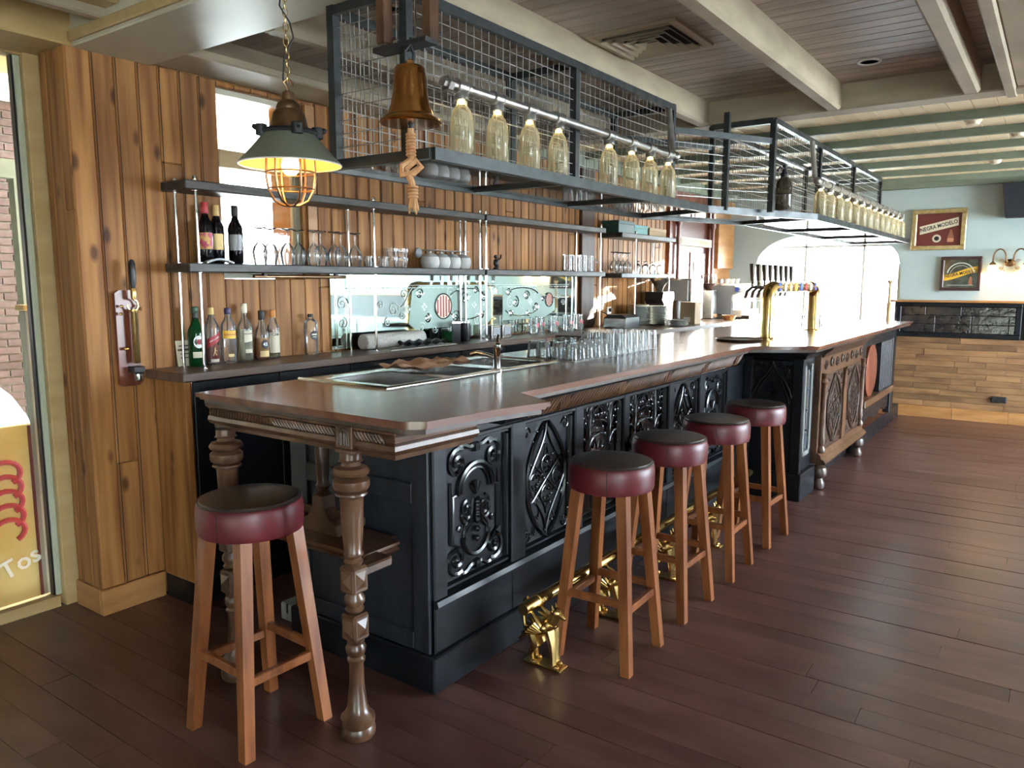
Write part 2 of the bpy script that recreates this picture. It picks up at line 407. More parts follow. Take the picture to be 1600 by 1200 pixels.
# ---- back wall: vertical pine boards, window opening x 2.47..3.02
W = 3.62; WT = 3.645
wb = MB()
wb.box(1.742, WT, 0, 2.46, 3.92, 2.80).box(2.46, WT, 0, 3.02, 3.92, 1.60).box(2.46, WT, 2.585, 3.02, 3.92, 2.80)
wb.box(3.02, WT, 0, 10.15, 3.92, 2.80)
wall_back = struct('wall_back', wb, M['pine_plain'], smooth=False)
BW = .1058
def board(x0, x1, z0, z1, parent=wall_back):
    ob('board', MB().chbox(x0+.0012, W+R.uniform(0,.0015), z0, x1-.0012, WT+.002, z1, .0045), M['pine'], parent, smooth=False)
x = 1.730; k = 0
while x < 8.02:
    x1 = min(x+BW, 8.02)
    if 2.44 < x < 2.98:
        segs = [(1.12, 1.60), (2.585, 2.61)]
    else:
        zb = 0.125 if x < 2.06 else 1.165
        segs = [(zb, 2.61)]
        if k % 3 == 1 or R.random() < .25:
            zj = R.uniform(1.3, 2.2) if x > 2.1 else R.choice([.72, 1.02, 1.97, 2.15, 1.55])
            segs = [(zb, zj-.001), (zj+.001, 2.61)]
    for a, b in segs: board(x, x1, a, b)
    x = x1; k += 1
# narrow bead strips that line each joint
bd = MB()
x = 1.730+BW
while x < 8.0:
    if not (2.44 < x < 3.0): bd.box(x+.008, W-.0015, .125 if x < 2.0 else 1.10, x+.0105, W+.004, 2.61)
    x += BW
stuff(ob('joint_beads', bd, M['gap'], wall_back, smooth=False))
# end of the wall towards the glass front: narrow return boards
xw = 1.730
for (a, b, zs) in ((3.625, 3.71, [(.125,1.9),(1.903,2.61)]), (3.712, 3.80, [(.125,2.61)]), (3.80, 3.86, [(.125,2.61)])):
    for z0, z1 in zs: ob('return_board', MB().chbox(xw-.004, a+.001, z0, xw+.016, b-.001, z1, .004), M['pine'], wall_back, smooth=False)
bb = struct('baseboard_back', MB().chbox(1.712, 3.602, 0, 2.032, 3.625, .125, .004), M['pine_plain'], smooth=False)
ob('return_piece', MB().chbox(1.712, 3.627, 0, 1.735, 3.86, .125, .004), M['pine_plain'], bb, smooth=False)
# dark post on the back wall and pine post by the far corner
struct('trim_1', MB().chbox(6.15, 3.585, 1.155, 6.38, 3.64, 2.61, .006), mat('dark_brown_post', (.045,.022,.013), .5, col2=(.075,.038,.022), scale=8, stretch=(2,2,.3)), smooth=False)
struct('trim_2', MB().chbox(9.50, 3.56, 1.75, 10.05, 3.63, 2.66, .006), M['pine_plain'], smooth=False)
struct('trim_3', MB().box(3.025, 3.60, 1.68, 3.09, 3.63, 2.585), M['pine_plain'], smooth=False)

# ---- window in the back wall
win = struct('window_1', MB().box(2.462, 3.66, 1.602, 2.49, 3.71, 2.583).box(2.985, 3.66, 1.602, 3.018, 3.71, 2.583).box(2.49, 3.66, 2.555, 2.985, 3.71, 2.583).box(2.49, 3.66, 1.602, 2.985, 3.71, 1.64), M['cream'], smooth=False)
ob('transom', MB().chbox(2.49, 3.65, 2.185, 2.985, 3.71, 2.275, .004), M['frame_oak'], win, smooth=False)
ob('pane', MB().box(2.49, 3.685, 2.275, 2.985, 3.689, 2.555), M['glass_w'], win, smooth=False)
ob('pane', MB().box(2.49, 3.685, 1.64, 2.985, 3.689, 2.185), M['glass_w'], win, smooth=False)

# ---- glass front on the side of the entrance (plane y = 3.94)
gw = struct('window_2', MB().box(-3.0, 3.90, 0, 1.655, 3.98, .055).box(-3.0, 3.90, 2.595, 1.74, 3.98, 2.66), M['frame_oak'], smooth=False)
ob('jamb', MB().chbox(1.672, 3.885, 0, 1.742, 3.98, 2.62, .004), M['frame_oak'], gw, smooth=False)
ob('sash', MB().chbox(1.645, 3.915, .055, 1.672, 3.975, 2.60, .004), M['frame_green'], gw, smooth=False)
ob('seal', MB().box(1.636, 3.925, .055, 1.645, 3.96, 2.60), M['dark'], gw, smooth=False)
for x0, x1 in ((-.75, 1.636), (-2.95, -.85)): ob('pane', MB().box(x0, 3.938, .055, x1, 3.946, 2.60), M['glass_w'], gw, smooth=False)
ob('post', MB().box(-.85, 3.90, .055, -.75, 3.98, 2.60), M['frame_green'], gw, smooth=False)
ob('wall_cover', MB().chbox(1.742, 3.80, 0, 1.775, 3.98, 2.62, .003), M['pine_plain'], gw, smooth=False)

# ---- far wall with the round-cornered window
def arch_z(y):
    t = abs(y-2.435)/.868
    return 1.72 + .46*max(0., 1-t**2.7)**(1/2.2)
FX = 10.15; fw = MB()
ys = [1.567+1.736*i/40 for i in range(41)]
for a, b in zip(ys, ys[1:]):
    fw.prism([(a, arch_z(a)), (b, arch_z(b)), (b, 2.80), (a, 2.80)], FX, 10.42, 'yz')
fw.box(FX, -4.6, 0, 10.42, 1.567, 2.80).box(FX, 3.303, 0, 10.42, 4.0, 2.80).box(FX, 1.567, 0, 10.42, 3.303, .98)
wall_far = struct('wall_far', fw, M['blue'], smooth=False)
w3 = struct('window_3', MB().box(10.30, 1.56, .98, 10.36, 1.62, 1.80).box(10.30, 3.25, .98, 10.36, 3.31, 1.80).box(10.30, 1.56, .98, 10.36, 3.31, 1.03), M['cream'], smooth=False)
for yy in (2.01, 2.70): ob('mullion', MB().chbox(10.29, yy-.016, 1.03, 10.36, yy+.016, arch_z(yy)+.01, .004), M['white'], w3, smooth=False)  # bars and transom kept thin and white in place of window glare
ob('transom', MB().chbox(10.29, 1.6, 2.008, 10.36, 3.27, 2.04, .004), M['white'], w3, smooth=False)
for a, b in ((1.62, 1.988), (2.032, 2.678), (2.722, 3.25)): ob('pane', MB().box(10.325, a, 1.03, 10.33, b, 2.0), M['glass_w'], w3, smooth=False)
ob('sill', MB().chbox(10.09, 1.54, .955, 10.36, 3.33, .985, .005), M['frame_oak'], w3, smooth=False)
# dado: oak cap, black frames with glazed tiles, reclaimed boards, skirting
struct('trim_4', MB().chbox(10.05, -4.5, 1.348, FX+.01, 1.655, 1.372, .004), M['pine_plain'], smooth=False)
t5 = struct('trim_5', MB().box(10.105, -4.5, .945, FX+.005, 1.60, 1.348), M['black'], smooth=False)
def tile_panel(ya, yb):
    fr = MB()
    for (a, b, c, d) in ((ya-.03, yb+.03, 1.30, 1.345), (ya-.03, yb+.03, .95, 1.0), (ya-.03, ya+.025, 1.0, 1.30), (yb-.025, yb+.03, 1.0, 1.30)):
        fr.chbox(10.075, a, c, 10.11, b, d, .006)
    ob('panel_frame', fr, M['black'], t5, smooth=False)
    for r in range(3):
        y = yb-.025; k = 0; za = 1.0+r*.1
        while y > ya+.03:
            w = (.36 if k else R.choice([.18, .26, .36])); y0 = max(ya+.025, y-w)
            ob('tile', MB().chbox(10.09, y0+.002, za+.002, 10.108, y-.002, za+.098, .004), M['tile'], t5, smooth=False); y = y0; k += 1
tile_panel(.36, 1.55); tile_panel(-.95, .27)
z = .135
for r in range(12):
    h = .0675; y = 1.60
    while y > -.9:
        w = R.uniform(.18, .75); y0 = max(-.9, y-w)
        ob('board', MB().chbox(10.112+R.uniform(0,.006), y0+.001, z+.0008, FX+.004, y-.001, z+h-.0008, .0025), M['clad'], wall_far, smooth=False); y = y0
    z += h
bf = struct('baseboard_far', MB().box(10.10, -4.5, 0, FX, -.9, .135), M['pine_plain'], smooth=False)
y = 1.55
for w in (.62, .55, .7, .6):
    ob('board', MB().chbox(10.095, y-w+.001, 0, FX+.004, y-.001, .135, .003), M['pine_plain'], bf, smooth=False); y -= w

# ---- hidden sides of the room: window wall with an added fill opening, rear wall
wr = MB().box(-3.2, -4.7, 0, 10.4, -4.5, .45).box(-3.2, -4.7, 2.55, 10.4, -4.5, 2.80)
for a, b in ((-3.2, -2.7), (-1.4, 5.5), (7.6, 7.8), (9.9, 10.4)): wr.box(a, -4.7, .45, b, -4.5, 2.55)
struct('wall_right', wr, M['blue'], smooth=False)
w4 = struct('window_4', MB().box(5.5, -4.62, .45, 9.9, -4.56, .50).box(5.5, -4.62, 2.5, 9.9, -4.56, 2.55), M['cream'], smooth=False)
for a in (6.55, 8.85): ob('mullion', MB().box(a-.03, -4.62, .5, a+.03, -4.56, 2.5), M['cream'], w4, smooth=False)
struct('fill_window', MB().box(-2.7, -4.62, .45, -1.4, -4.56, .50).box(-2.7, -4.62, 2.5, -1.4, -4.56, 2.55), M['cream'], smooth=False)  # unseen bay added to bring fill light into the room
struct('wall_rear', MB().box(-3.2, -4.7, 0, -3.0, 4.0, 2.80), M['blue'], smooth=False)

# ---- ceiling: boarded coffers, boxed beams, green joists over the far end
ceiling = struct('ceiling', MB().box(-3.2, -4.7, 2.775, 10.42, 4.0, 2.90), M['ceil'], smooth=False)
x = 2.12
while x < 5.06:
    ob('board', MB().chbox(x+.001, -1.2, 2.752+R.uniform(0,.001), x+.099, 3.66, 2.776, .004), M['ceil'], ceiling, smooth=False); x += .1
for i in range(6):
    ob('board', MB().chbox(1.15+.1*i+.001, .6, 2.752, 1.15+.1*i+.099, 3.9, 2.776, .004), M['ceil'], ceiling, smooth=False)
y = 3.62
while y > -2.2:
    ob('board', MB().chbox(5.20, y-.138, 2.718+R.uniform(0,.001), 10.16, y-.001, 2.76, .003), M['ceil_cream'], ceiling, smooth=False); y -= .139
def beam(a, m='beam', name='beam', c=.008): return ob(name, MB().chbox(*a, c), M[m], ceiling, smooth=False)
beam((1.755, -4.5, 2.605, 2.125, 3.63, 2.80), 'cream', 'soffit_beam', .006)
beam((1.735, -4.5, 2.62, 1.757, 3.63, 2.665), 'frame_oak', 'soffit_moulding', .006)
beam((5.03, -4.5, 2.605, 5.20, 3.63, 2.80), 'beam', 'cross_beam', .008)
beam((5.20, -4.5, 2.612, 5.225, 3.63, 2.645), 'joist', 'cross_beam_edge', .004)
for yc in (.485, 1.20, 2.02, 2.74): beam((2.12, yc-.043, 2.605, 5.04, yc+.043, 2.77), c=.014)
beam((2.12, 3.34, 2.615, 5.04, 3.63, 2.66)); beam((2.12, 3.44, 2.66, 5.04, 3.63, 2.77))
beam((2.12, .28, 2.60, 5.24, .335, 2.77)); beam((2.12, -.10, 2.615, 5.24, .28, 2.77)); beam((2.12, -.15, 2.60, 5.24, -.10, 2.77))
beam((-3.0, 3.60, 2.605, 1.76, 3.98, 2.78), 'frame_oak'); beam((-3.0, 3.30, 2.66, 1.76, 3.36, 2.78), 'beam'); beam((-3.0, 3.20, 2.70, 1.76, 3.32, 2.78), 'frame_oak')
for xj in (6.09, 6.80, 7.50, 8.20, 8.90, 9.60): beam((xj, -4.5, 2.660, xj+.045, 3.63, 2.75), 'joist', 'joist', .004)
struct('trim_6', MB().box(10.07, -4.5, 2.65, FX+.01, 3.63, 2.75), M['joist'], smooth=False)
struct('trim_7', MB().box(5.225, 3.53, 2.60, 10.1, 3.63, 2.74), M['joist'], smooth=False)

# ---- mahogany doorway in the back wall near the far corner
d1 = struct('door_1', MB().box(8.10, 3.60, 1.12, 8.30, 3.66, 2.62).box(9.28, 3.60, 1.12, 9.46, 3.66, 2.62).box(8.30, 3.60, 2.36, 9.28, 3.66, 2.62), M['mahog'], smooth=False)
ob('recess', MB().box(8.30, 3.630, 1.12, 9.28, 3.644, 2.36), mat('deep_brown_panel', (.10,.028,.016), .4), d1, smooth=False)
ob('door_leaf', MB().chbox(8.75, 3.615, 1.12, 9.22, 3.645, 1.93, .006).chbox(8.83, 3.605, 1.25, 9.14, 3.62, 1.85, .008), M['mahog'], d1, smooth=False)
ob('inner_frame', MB().box(8.32, 3.615, 1.12, 8.42, 3.645, 2.12), M['cream'], d1, smooth=False)
fz = MB().box(8.32, 3.56, 2.0, 9.26, 3.645, 2.09)
for i in range(22): fz.box(8.34+i*.042, 3.553, 2.02, 8.36+i*.042, 3.562, 2.07)
ob('pierced_cornice', fz, M['offwhite'], d1, smooth=False)
for xx in (8.27, 9.31):
    ob('turned_column', MB().lathe([(.03,1.16),(.03,1.3),(.045,1.32),(.02,1.36),(.035,1.45),(.02,1.7),(.02,2.2),(.04,2.25),(.03,2.35)], 12, (xx, 3.57, 0)), M['mahog'], d1)

# ---- outside: pale paving, brick house wall, porch soffit, added walls and roof that shade the brick
struct('ground', MB().box(-40, -60, -.30, 90, 60, -.12), M['paving'], smooth=False)
by = 8.2
wo = struct('wall_outside', MB().box(-6, by+.012, -.2, 3.95, by+.3, 4.2), M['mortar'], smooth=False)
bu = MB().chbox(-.5, -.5, -.5, .5, .5, .5, .02).mesh('brick', smooth=False); bu.materials.append(M['brick'])
far_b = MB()
for r in range(0, 52):
    zz = -.1+r*.0735
    for c in range(-4, 8):
        xx = 2.3+c*.222+(.111 if r % 2 else 0)
        if 2.75 < xx < 3.85 and .7 < zz < 3.5:
            o = bpy.data.objects.new('brick', bu); COL.objects.link(o); o.parent = wo; o.location = (xx, by+.008, zz); o.scale = (.208, .04, .058)
        else: far_b.box(xx-.104, by-.004, zz-.029, xx+.104, by+.02, zz+.029)
stuff(ob('brick_field', far_b, M['brick'], wo, smooth=False))
struct('shade_wall_side', MB().box(-3.4, 3.98, -.2, -3.2, by+.3, 3.4), M['mortar'], smooth=False)  # unseen wall added to cut the daylight outside the glass front
struct('sun_block_wall', MB().box(3.95, 5.9, -.2, 4.1, by+.3, 3.42), M['mortar'], smooth=False)  # unseen wall added to keep sun and sky off the brick
rp = struct('roof_porch_and_shade', MB().box(-3.4, 3.93, 2.98, 3.0, 5.6, 3.05).box(-3.4, 5.6, 3.35, 3.7, 8.3, 3.42).box(-3.4, 5.5, 2.98, 3.0, 5.62, 3.42).box(-3.4, 3.93, 2.80, 3.0, 3.97, 2.98), M['porch'], smooth=False)  # porch roof; the deep part beyond the fascia is added to shade the brick
ob('fascia', MB().box(-3, 5.46, 2.78, 3.0, 5.5, 2.98), M['frame_green'], rp, smooth=False)
ob('gutter', MB().box(-3, 5.42, 2.72, 3.0, 5.56, 2.78), M['white'], rp, smooth=False)

# ================================================================== THE BAR
ZT = 1.157
# ---- worktop
wt = thing('bar_worktop', 'long polished mahogany worktop running over the whole carved bar', 'worktop', (1.70, 1.61, 1.117))
OUT = [(1.70,1.625),(1.745,1.56),(2.05,1.525),(2.30,1.465),(2.43,1.685),(5.10,1.655)]
def inset(p, d):
    return [(p[0][0]+d,p[0][1]+d*.4),(p[1][0]+d*.8,p[1][1]+d),(p[2][0],p[2][1]+d),(p[3][0]-d*.6,p[3][1]+d*1.3),(p[4][0]+d*.2,p[4][1]+d),(p[5][0],p[5][1]+d)]
def slab(z0, z1, d):
    o = inset(OUT, d); xl = 1.70+d
    m = MB().prism([(xl,2.18)]+o+[(5.10,2.18)], z0, z1)
    m.box(xl, 2.18, z0, 2.20, 2.72-d, z1).box(3.50, 2.18, z0, 5.10, 2.72-d, z1)
    m.prism([(5.10,1.655+d),(5.36+d*.6,1.29+d),(9.35-d,1.29+d),(9.35-d,2.50-d),(5.10,2.72-d)], z0, z1)
    return m
ob('top_board', slab(1.140, ZT, 0), M['top'], wt)
ob('edge_moulding', slab(1.130, 1.140, .010), M['top'], wt)
ob('under_board', slab(1.112, 1.130, .022), M['oak_dark'], wt)

# ---- carved black bar, section A
bar = thing('carved_bar', 'black painted bar front with carved gothic panels and glazed middle bays', 'bar', (2.09, 1.85, 0))
XA, XB = 2.12, 5.585
ob('plinth', MB().chbox(2.09, 1.85, 0, 5.585, 2.70, .15, .006), M['black'], bar, smooth=False)
ob('carcass', MB().box(XA+.02, 1.93, .15, 5.585, 2.66, .93).box(XA+.02, 1.93, .93, 5.585, 2.16, 1.10).box(3.52, 2.16, .93, 5.585, 2.66, 1.10), M['black'], bar, smooth=False)
posts = [(2.12,2.20),(2.632,2.739),(3.163,3.244),(3.676,3.742),(4.261,4.338),(4.743,4.833),(5.262,5.585)]
for a, b in posts: ob('post', MB().chbox(a, 1.868, .15, b, 1.95, 1.03, .006), M['black'], bar, smooth=False)
ob('top_rail', MB().chbox(XA, 1.872, .965, XB, 1.95, 1.06, .004), M['black'], bar, smooth=False)
ob('bottom_rail', MB().chbox(XA, 1.872, .15, XB, 1.95, .37, .004).sweep([(0,.37),(.015,.365),(.022,.345),(.01,.335),(0,.335)], [(XA,1.872),(5.585,1.872)]), M['black'], bar, smooth=False)
# frieze of small beads and leaves above the panels
fz = MB()
x = 2.70
while x < 5.15:
    fz.tube([(x, 1.862, .990), (x+.014, 1.858, 1.012)], .005, 5); fz.ball((x+.024, 1.862, 1.0), .0065, 6, 4); x += .036
stuff(ob('bead_frieze', fz, M['carve'], bar))
ob('frieze_mould', MB().sweep([(0,.985),(.014,.985),(.018,.992),(.006,.990),(.006,1.012),(.022,1.014),(.022,1.020),(0,1.020)], [(2.12,1.87),(5.585,1.87)]), M['black'], bar)
# deep cove cornice with gadroons
ob('cornice', MB().sweep([(0,1.018),(.085,1.018),(.10,1.024),(.108,1.045),(.118,1.07),(.132,1.09),(.145,1.098),(.160,1.101),(.165,1.112),(0,1.112)], [(2.44,1.87),(5.16,1.87)]), M['black'], bar)
gd = MB(); x = 2.62; k = 0
while x < 5.14:
    if k % 18 == 8:
        for q in (-.02,-.008,.008,.02): gd.tube([(x+q*.4,1.772,1.022),(x+q,1.757,1.042),(x+q*1.6,1.745,1.070),(x+q*1.2,1.732,1.096)], [.005,.011,.011,.004], 5)
        x += .055
    else:
        gd.tube([(x-.014,1.772,1.022),(x-.006,1.759,1.040),(x+.012,1.748,1.070),(x+.028,1.732,1.096)], [.004,.0085,.009,.004], 6); x += .029
    k += 1
stuff(ob('gadroon_band', gd, M['oak'], bar))
# carved panels: patterns drawn in panel space u (along), v (up), lifted off the ground by w
def on_front(x0, z0, yf): return lambda u, v, w=0: (x0+u, yf-w, z0+v)
def on_end(y0, z0, xf): return lambda u, v, w=0: (xf-w, y0-u, z0+v)
def ptube(mb, P, path, r, w=.0, n=5): mb.tube([P(u, v, w) for u, v in path], r, n)
def mirror(path, wd): return [(wd-u, v) for u, v in path]
def scroll_panel(parent, P, wd, ht, mt):
    g = MB(); m = lambda path, r, w=.004: (ptube(g, P, path, r, w), ptube(g, P, mirror(path, wd), r, w))
    c = wd/2; e = .055
    for cu, cv, a0, s in ((.10, ht-.10, 60, 1.6), (.09, .10, -60, -1.6)):
        m(spiral(cu, cv, .062, a0, s), .011)
        g.ball(P(cu, cv, .008), .013, 7, 5); g.ball(P(wd-cu, cv, .008), .013, 7, 5)
    m(bez((.11,ht-.035),(.15,ht-.02),(.16,ht-.06),(c-.01,ht-.04)), .010); m(bez((.12,.035),(.16,.02),(.17,.07),(c-.01,.05)), .010)
    m([(e,.17),(e,ht-.17)], .008)
    ar = arc(c, ht-.23, .115, 0, 180, 16)
    ptube(g, P, ar, .010, .008); ptube(g, P, arc(c, ht-.23, .092, 0, 180, 14), .006, .006)
    m([(c-.115,ht-.23),(c-.15,ht-.23),(c-.15,.17),(c-.10,.14)], .009)
    ptube(g, P, arc(c, .18, .085, 180, 360, 14), .010, .006)
    for q in (-40,-20,0,20,40): ptube(g, P, [(c, ht-.245), (c+.045*math.sin(math.radians(q)), ht-.245+.055*math.cos(math.radians(q)))], .008, .006)
    m(spiral(c-.055, ht-.30, .038, 100, 1.3), .008); m(bez((c-.02,ht-.30),(c-.03,ht-.37),(c-.09,ht-.36),(c-.075,ht-.43)), .008)
    m(spiral(c-.06, .27, .036, -90, -1.4), .008); m(bez((c-.015,.33),(c-.03,.28),(c-.02,.23),(c-.07,.20)), .008)
    m(bez((c-.09,ht-.36),(c-.12,ht-.42),(c-.09,.26),(c-.12,.22)), .007)
    for v in (ht-.28, ht-.31, ht-.335, ht-.36, .30, .27, .24, .20, .16): g.ball(P(c, v, .012), .014, 7, 5)
    for v in (ht-.05, .05): g.add([P(c-.018,v-.02,0),P(c+.018,v-.02,0),P(c+.018,v+.02,0),P(c-.018,v+.02,0),P(c-.014,v-.016,.02),P(c+.014,v-.016,.02),P(c+.014,v+.016,.02),P(c-.014,v+.016,.02)],[(4,5,6,7),(0,1,5,4),(1,2,6,5),(2,3,7,6),(3,0,4,7)])
    return ob('carving', g, M['carve'], parent)
def tracery_panel(parent, P, wd, ht, mt='carve'):
    g = MB(); c = wd/2
    def m(path, r, w=.004): ptube(g, P, path, r, w); ptube(g, P, mirror(path, wd), r, w)
    m(bez((.05,ht*.5),(.05,ht*.75),(c*.75,ht*.9),(c,ht-.015),14), .009, .008); m(bez((.05,ht*.5),(.05,ht*.25),(c*.7,.06),(c,.02),14), .009, .008)
    m(bez((.05,ht*.5),(.13,ht*.72),(c,ht*.8),(c,ht-.02)), .005); m(bez((.05,ht*.5),(.14,ht*.28),(c,ht*.2),(c,.03)), .005)
    m(bez((c,ht*.5),(c-.1,ht*.62),(.08,ht*.7),(.07,ht*.62)), .005); m(bez((c,ht*.5),(c-.1,ht*.38),(.08,ht*.3),(.07,ht*.38)), .005)
    m(bez((c,ht*.78),(c-.02,ht*.6),(c-.13,ht*.55),(.06,ht*.5)), .004); m(bez((c,ht*.22),(c-.02,ht*.4),(c-.13,ht*.45),(.06,ht*.5)), .004)
    for (cu, cv) in ((c,ht*.62),(c,ht*.38),(c*.55,ht*.5),(wd-c*.55,ht*.5)):
        ptube(g, P, arc(cu, cv, .042, 0, 360, 14), .0045, .004)
        for a in (45,135,225,315): g.ball(P(cu+.026*math.cos(math.radians(a)), cv+.026*math.sin(math.radians(a)), .006), .008, 6, 4)
    for i in range(46):
        u = R.uniform(.02, wd-.02); v = R.uniform(.03, ht-.03); g.ball(P(u, v, .006), R.uniform(.004,.0075), 5, 4)
        a = R.uniform(0, PI); ptube(g, P, [(u, v), (min(wd-.01,max(.01,u+.03*math.cos(a))), v+.03*math.sin(a))], .003, .003, 4)
    m(spiral(.045, ht-.06, .035, 0, 1.2), .004); m(spiral(.045, .06, .035, 0, -1.2), .004)
    return ob('tracery', g, M[mt], parent)
def framed(parent, P, wd, ht, t=.022):
    f = MB()
    for k, (a, b, c, d) in enumerate(((0,0,wd,t),(0,ht-t,wd,ht),(0,t,t,ht-t),(wd-t,t,wd,ht-t))):
        q = [P(a,b,0),P(c,b,0),P(c,d,0),P(a,d,0)]; e = .006
        q2 = [P(a+e,b+e,.02),P(c-e,b+e,.02),P(c-e,d-e,.02),P(a+e,d-e,.02)]
        f.add(q+q2, [(0,1,2,3),(4,5,6,7),(0,1,5,4),(1,2,6,5),(2,3,7,6),(3,0,4,7)])
    ob('panel_frame', f, M['black'], parent, smooth=False)
for (a, b, kind) in ((2.20,2.632,'s'),(2.739,3.163,'t'),(4.338,4.743,'t'),(4.833,5.262,'s')):
    pan = ob('panel', MB().box(a-.01, 1.905, .36, b+.01, 1.94, .975), M['black'], bar, smooth=False)
    P = on_front(a, .375, 1.905)
    framed(pan, P, b-a, .595)
    (scroll_panel(pan, P, b-a, .595, None) if kind == 's' else tracery_panel(pan, P, b-a, .595))
# glazed middle bays with leaf tracery
M['bay'] = mat('dark_bay_mirror', (.10,.085,.08), .06, metal=.9)
for (a, b) in ((3.244,3.676),(3.742,4.261)):
    pan = ob('glazed_panel', MB().box(a-.01, 1.915, .36, b+.01, 1.935, .975), M['bay'], bar, smooth=False)
    P = on_front(a, .375, 1.905); wd = b-a; framed(pan, P, wd, .595, .016)
    g = MB(); n = 2
    for i in range(n):
        w = wd/n; o = i*w; c = o+w/2
        for s in (-1, 1):
            F = lambda pts: [(c+s*u, v) for u, v in pts]
            ptube(g, P, F(bez((0,.36),(0,.46),(.03,.55),(w*.5,.575))), .005, .004)
            ptube(g, P, F(bez((0,.40),(.01,.47),(.05,.50),(w*.48,.50))), .0045, .004)
            ptube(g, P, F(bez((0,.37),(.03,.43),(.06,.42),(w*.48,.43))), .0045, .004)
            ptube(g, P, F(bez((0,.45),(.02,.53),(.02,.56),(w*.25,.58))), .004, .004)
            ptube(g, P, F(bez((w*.5,.40),(w*.42,.36),(w*.45,.34),(w*.35,.36))), .005, .004)
            for (u, v) in ((.04,.50),(.06,.53),(.075,.46),(.05,.42),(.09,.53)): g.ball(P(c+s*u, v, .006), .009, 6, 4, (1.3,.6,1))
        ptube(g, P, [(c,.35),(c,.585)], .005, .004); g.ball(P(c,.35,.006), .011, 6, 5)
    ob('leaf_tracery', g, M['carve'], pan)
    ob('drop_finial', MB().lathe([(.004,.60),(.02,.62),(.03,.66),(.022,.69),(.03,.70),(.012,.72),(.012,.75)], 10, ((b if a < 3.5 else a)+(.033 if a < 3.5 else -.033), 1.85, 0)), M['carve'], bar)
# end of the bar: framed boards
ob('end_frame', MB().chbox(2.105, 1.885, .15, 2.14, 1.97, 1.10, .004).chbox(2.105, 2.26, .15, 2.14, 2.33, .80, .004).chbox(2.105, 2.58, .15, 2.14, 2.68, 1.10, .004)
   .chbox(2.107, 1.97, .15, 2.14, 2.26, .22, .004).chbox(2.107, 2.33, .15, 2.14, 2.58, .22, .004).chbox(2.107, 1.97, .74, 2.14, 2.58, .82, .004), M['black_end'], bar, smooth=False)
ob('end_panel', MB().box(2.122, 1.95, .2, 2.142, 2.60, 1.10), M['black_end'], bar, smooth=False)
ob('stretcher_board', MB().chbox(2.095, 2.24, .60, 2.13, 2.66, .635, .005), M['oak'], bar, smooth=False)

# ---- table end of the bar: old oak table frame
tb = thing('table_end', 'carved oak table frame with turned bulbous legs under the near end of the worktop', 'table', (1.735, 1.90, 0))
PATH = [(1.752,2.69),(1.752,1.705),(2.13,1.68)]
ob('apron', MB().sweep([(-.05,1.112),(.035,1.112),(.032,1.104),(.022,1.098),(.012,1.088),(.010,1.072),(.022,1.064),(.026,1.050),(.016,1.036),(-.002,1.028),(-.006,1.012),(-.018,1.008),(-.05,1.008)], PATH), M['oak'], tb)
g = MB()
y = 2.675
while y > 1.72:
    s = 1 if y > 2.28 else -1
    if not (1.86 < y < 1.945): g.tube([(1.734,y,1.068),(1.728,y-.006*s,1.080),(1.726,y-.014*s,1.092),(1.722,y-.016*s,1.098)], [.003,.0062,.0062,.003], 5)
    y -= .0165
stuff(ob('gadroon_band', g, M['oak'], tb))
blk = MB().chbox(1.712, 1.862, 1.035, 1.775, 1.942, 1.112, .003).chbox(1.708, 1.857, 1.018, 1.778, 1.947, 1.035, .005)
ob('corner_block', blk, M['oak'], tb, smooth=False)
cb = MB(); Pb = on_end(1.942, 1.035, 1.712)
for a in (.016,.026): cb.tube([Pb(u,v,.001) for u,v in [(.04-a,.012)]+arc(.04,.045,a,180,0,10)+[(.04+a,.012)]], .0028, 5)
for u in (.033,.047): cb.tube([Pb(u,.012,.002),Pb(u,.055,.002)], .004, 5)
ob('block_carving', cb, M['oak_dark'], tb)
LEG = [(.052,0),(.060,.01),(.062,.03),(.055,.045),(.060,.055),(.060,.075),(.046,.09),(.036,.11),(.026,.20),(.025,.27),(.030,.28),(.032,.29),(.026,.30),(.034,.315),(.036,.33),(.028,.345),(.030,.35),(.030,.36)]
LEG2 = [(.026,.46),(.034,.47),(.026,.48),(.036,.495),(.036,.51),(.026,.525),(.026,.53)]
LEG3 = [(.030,.62),(.026,.625),(.034,.64),(.026,.65),(.036,.665),(.030,.675),(.034,.72),(.038,.80),(.040,.86),(.045,.87),(.055,.875),(.053,.882),(.040,.888),(.058,.895),(.062,.905),(.062,.925),(.054,.932),(.040,.937),(.060,.945),(.064,.955),(.056,.968),(.034,.975),(.030,.985),(.042,.99),(.036,.996),(.036,1.02)]
def turned_leg(x, y):
    l = ob('leg', MB().lathe(LEG, 24, (x,y,0)).lathe(LEG2, 24, (x,y,0)).lathe(LEG3, 24, (x,y,0)), M['oak'], tb)
    for z0 in (.36, .53):
        b = MB().chbox(x-.036, y-.036, z0, x+.036, y+.036, z0+.095, .008)
        for dx, dy in ((-1,0),(0,-1),(1,0),(0,1)):
            t = .036; zc = z0+.0475
            if dx: q = [(x+dx*t, y-.024, zc-.03),(x+dx*t, y+.024, zc-.03),(x+dx*t, y+.024, zc+.03),(x+dx*t, y-.024, zc+.03),(x+dx*(t+.014), y, zc)]
            else: q = [(x-.024, y+dy*t, zc-.03),(x+.024, y+dy*t, zc-.03),(x+.024, y+dy*t, zc+.03),(x-.024, y+dy*t, zc+.03),(x, y+dy*(t+.014), zc)]
            b.add(q, [(0,1,4),(1,2,4),(2,3,4),(3,0,4)])
        ob('faceted_block', b, M['oak'], l, smooth=False)
turned_leg(1.742, 1.902); turned_leg(1.742, 2.60)
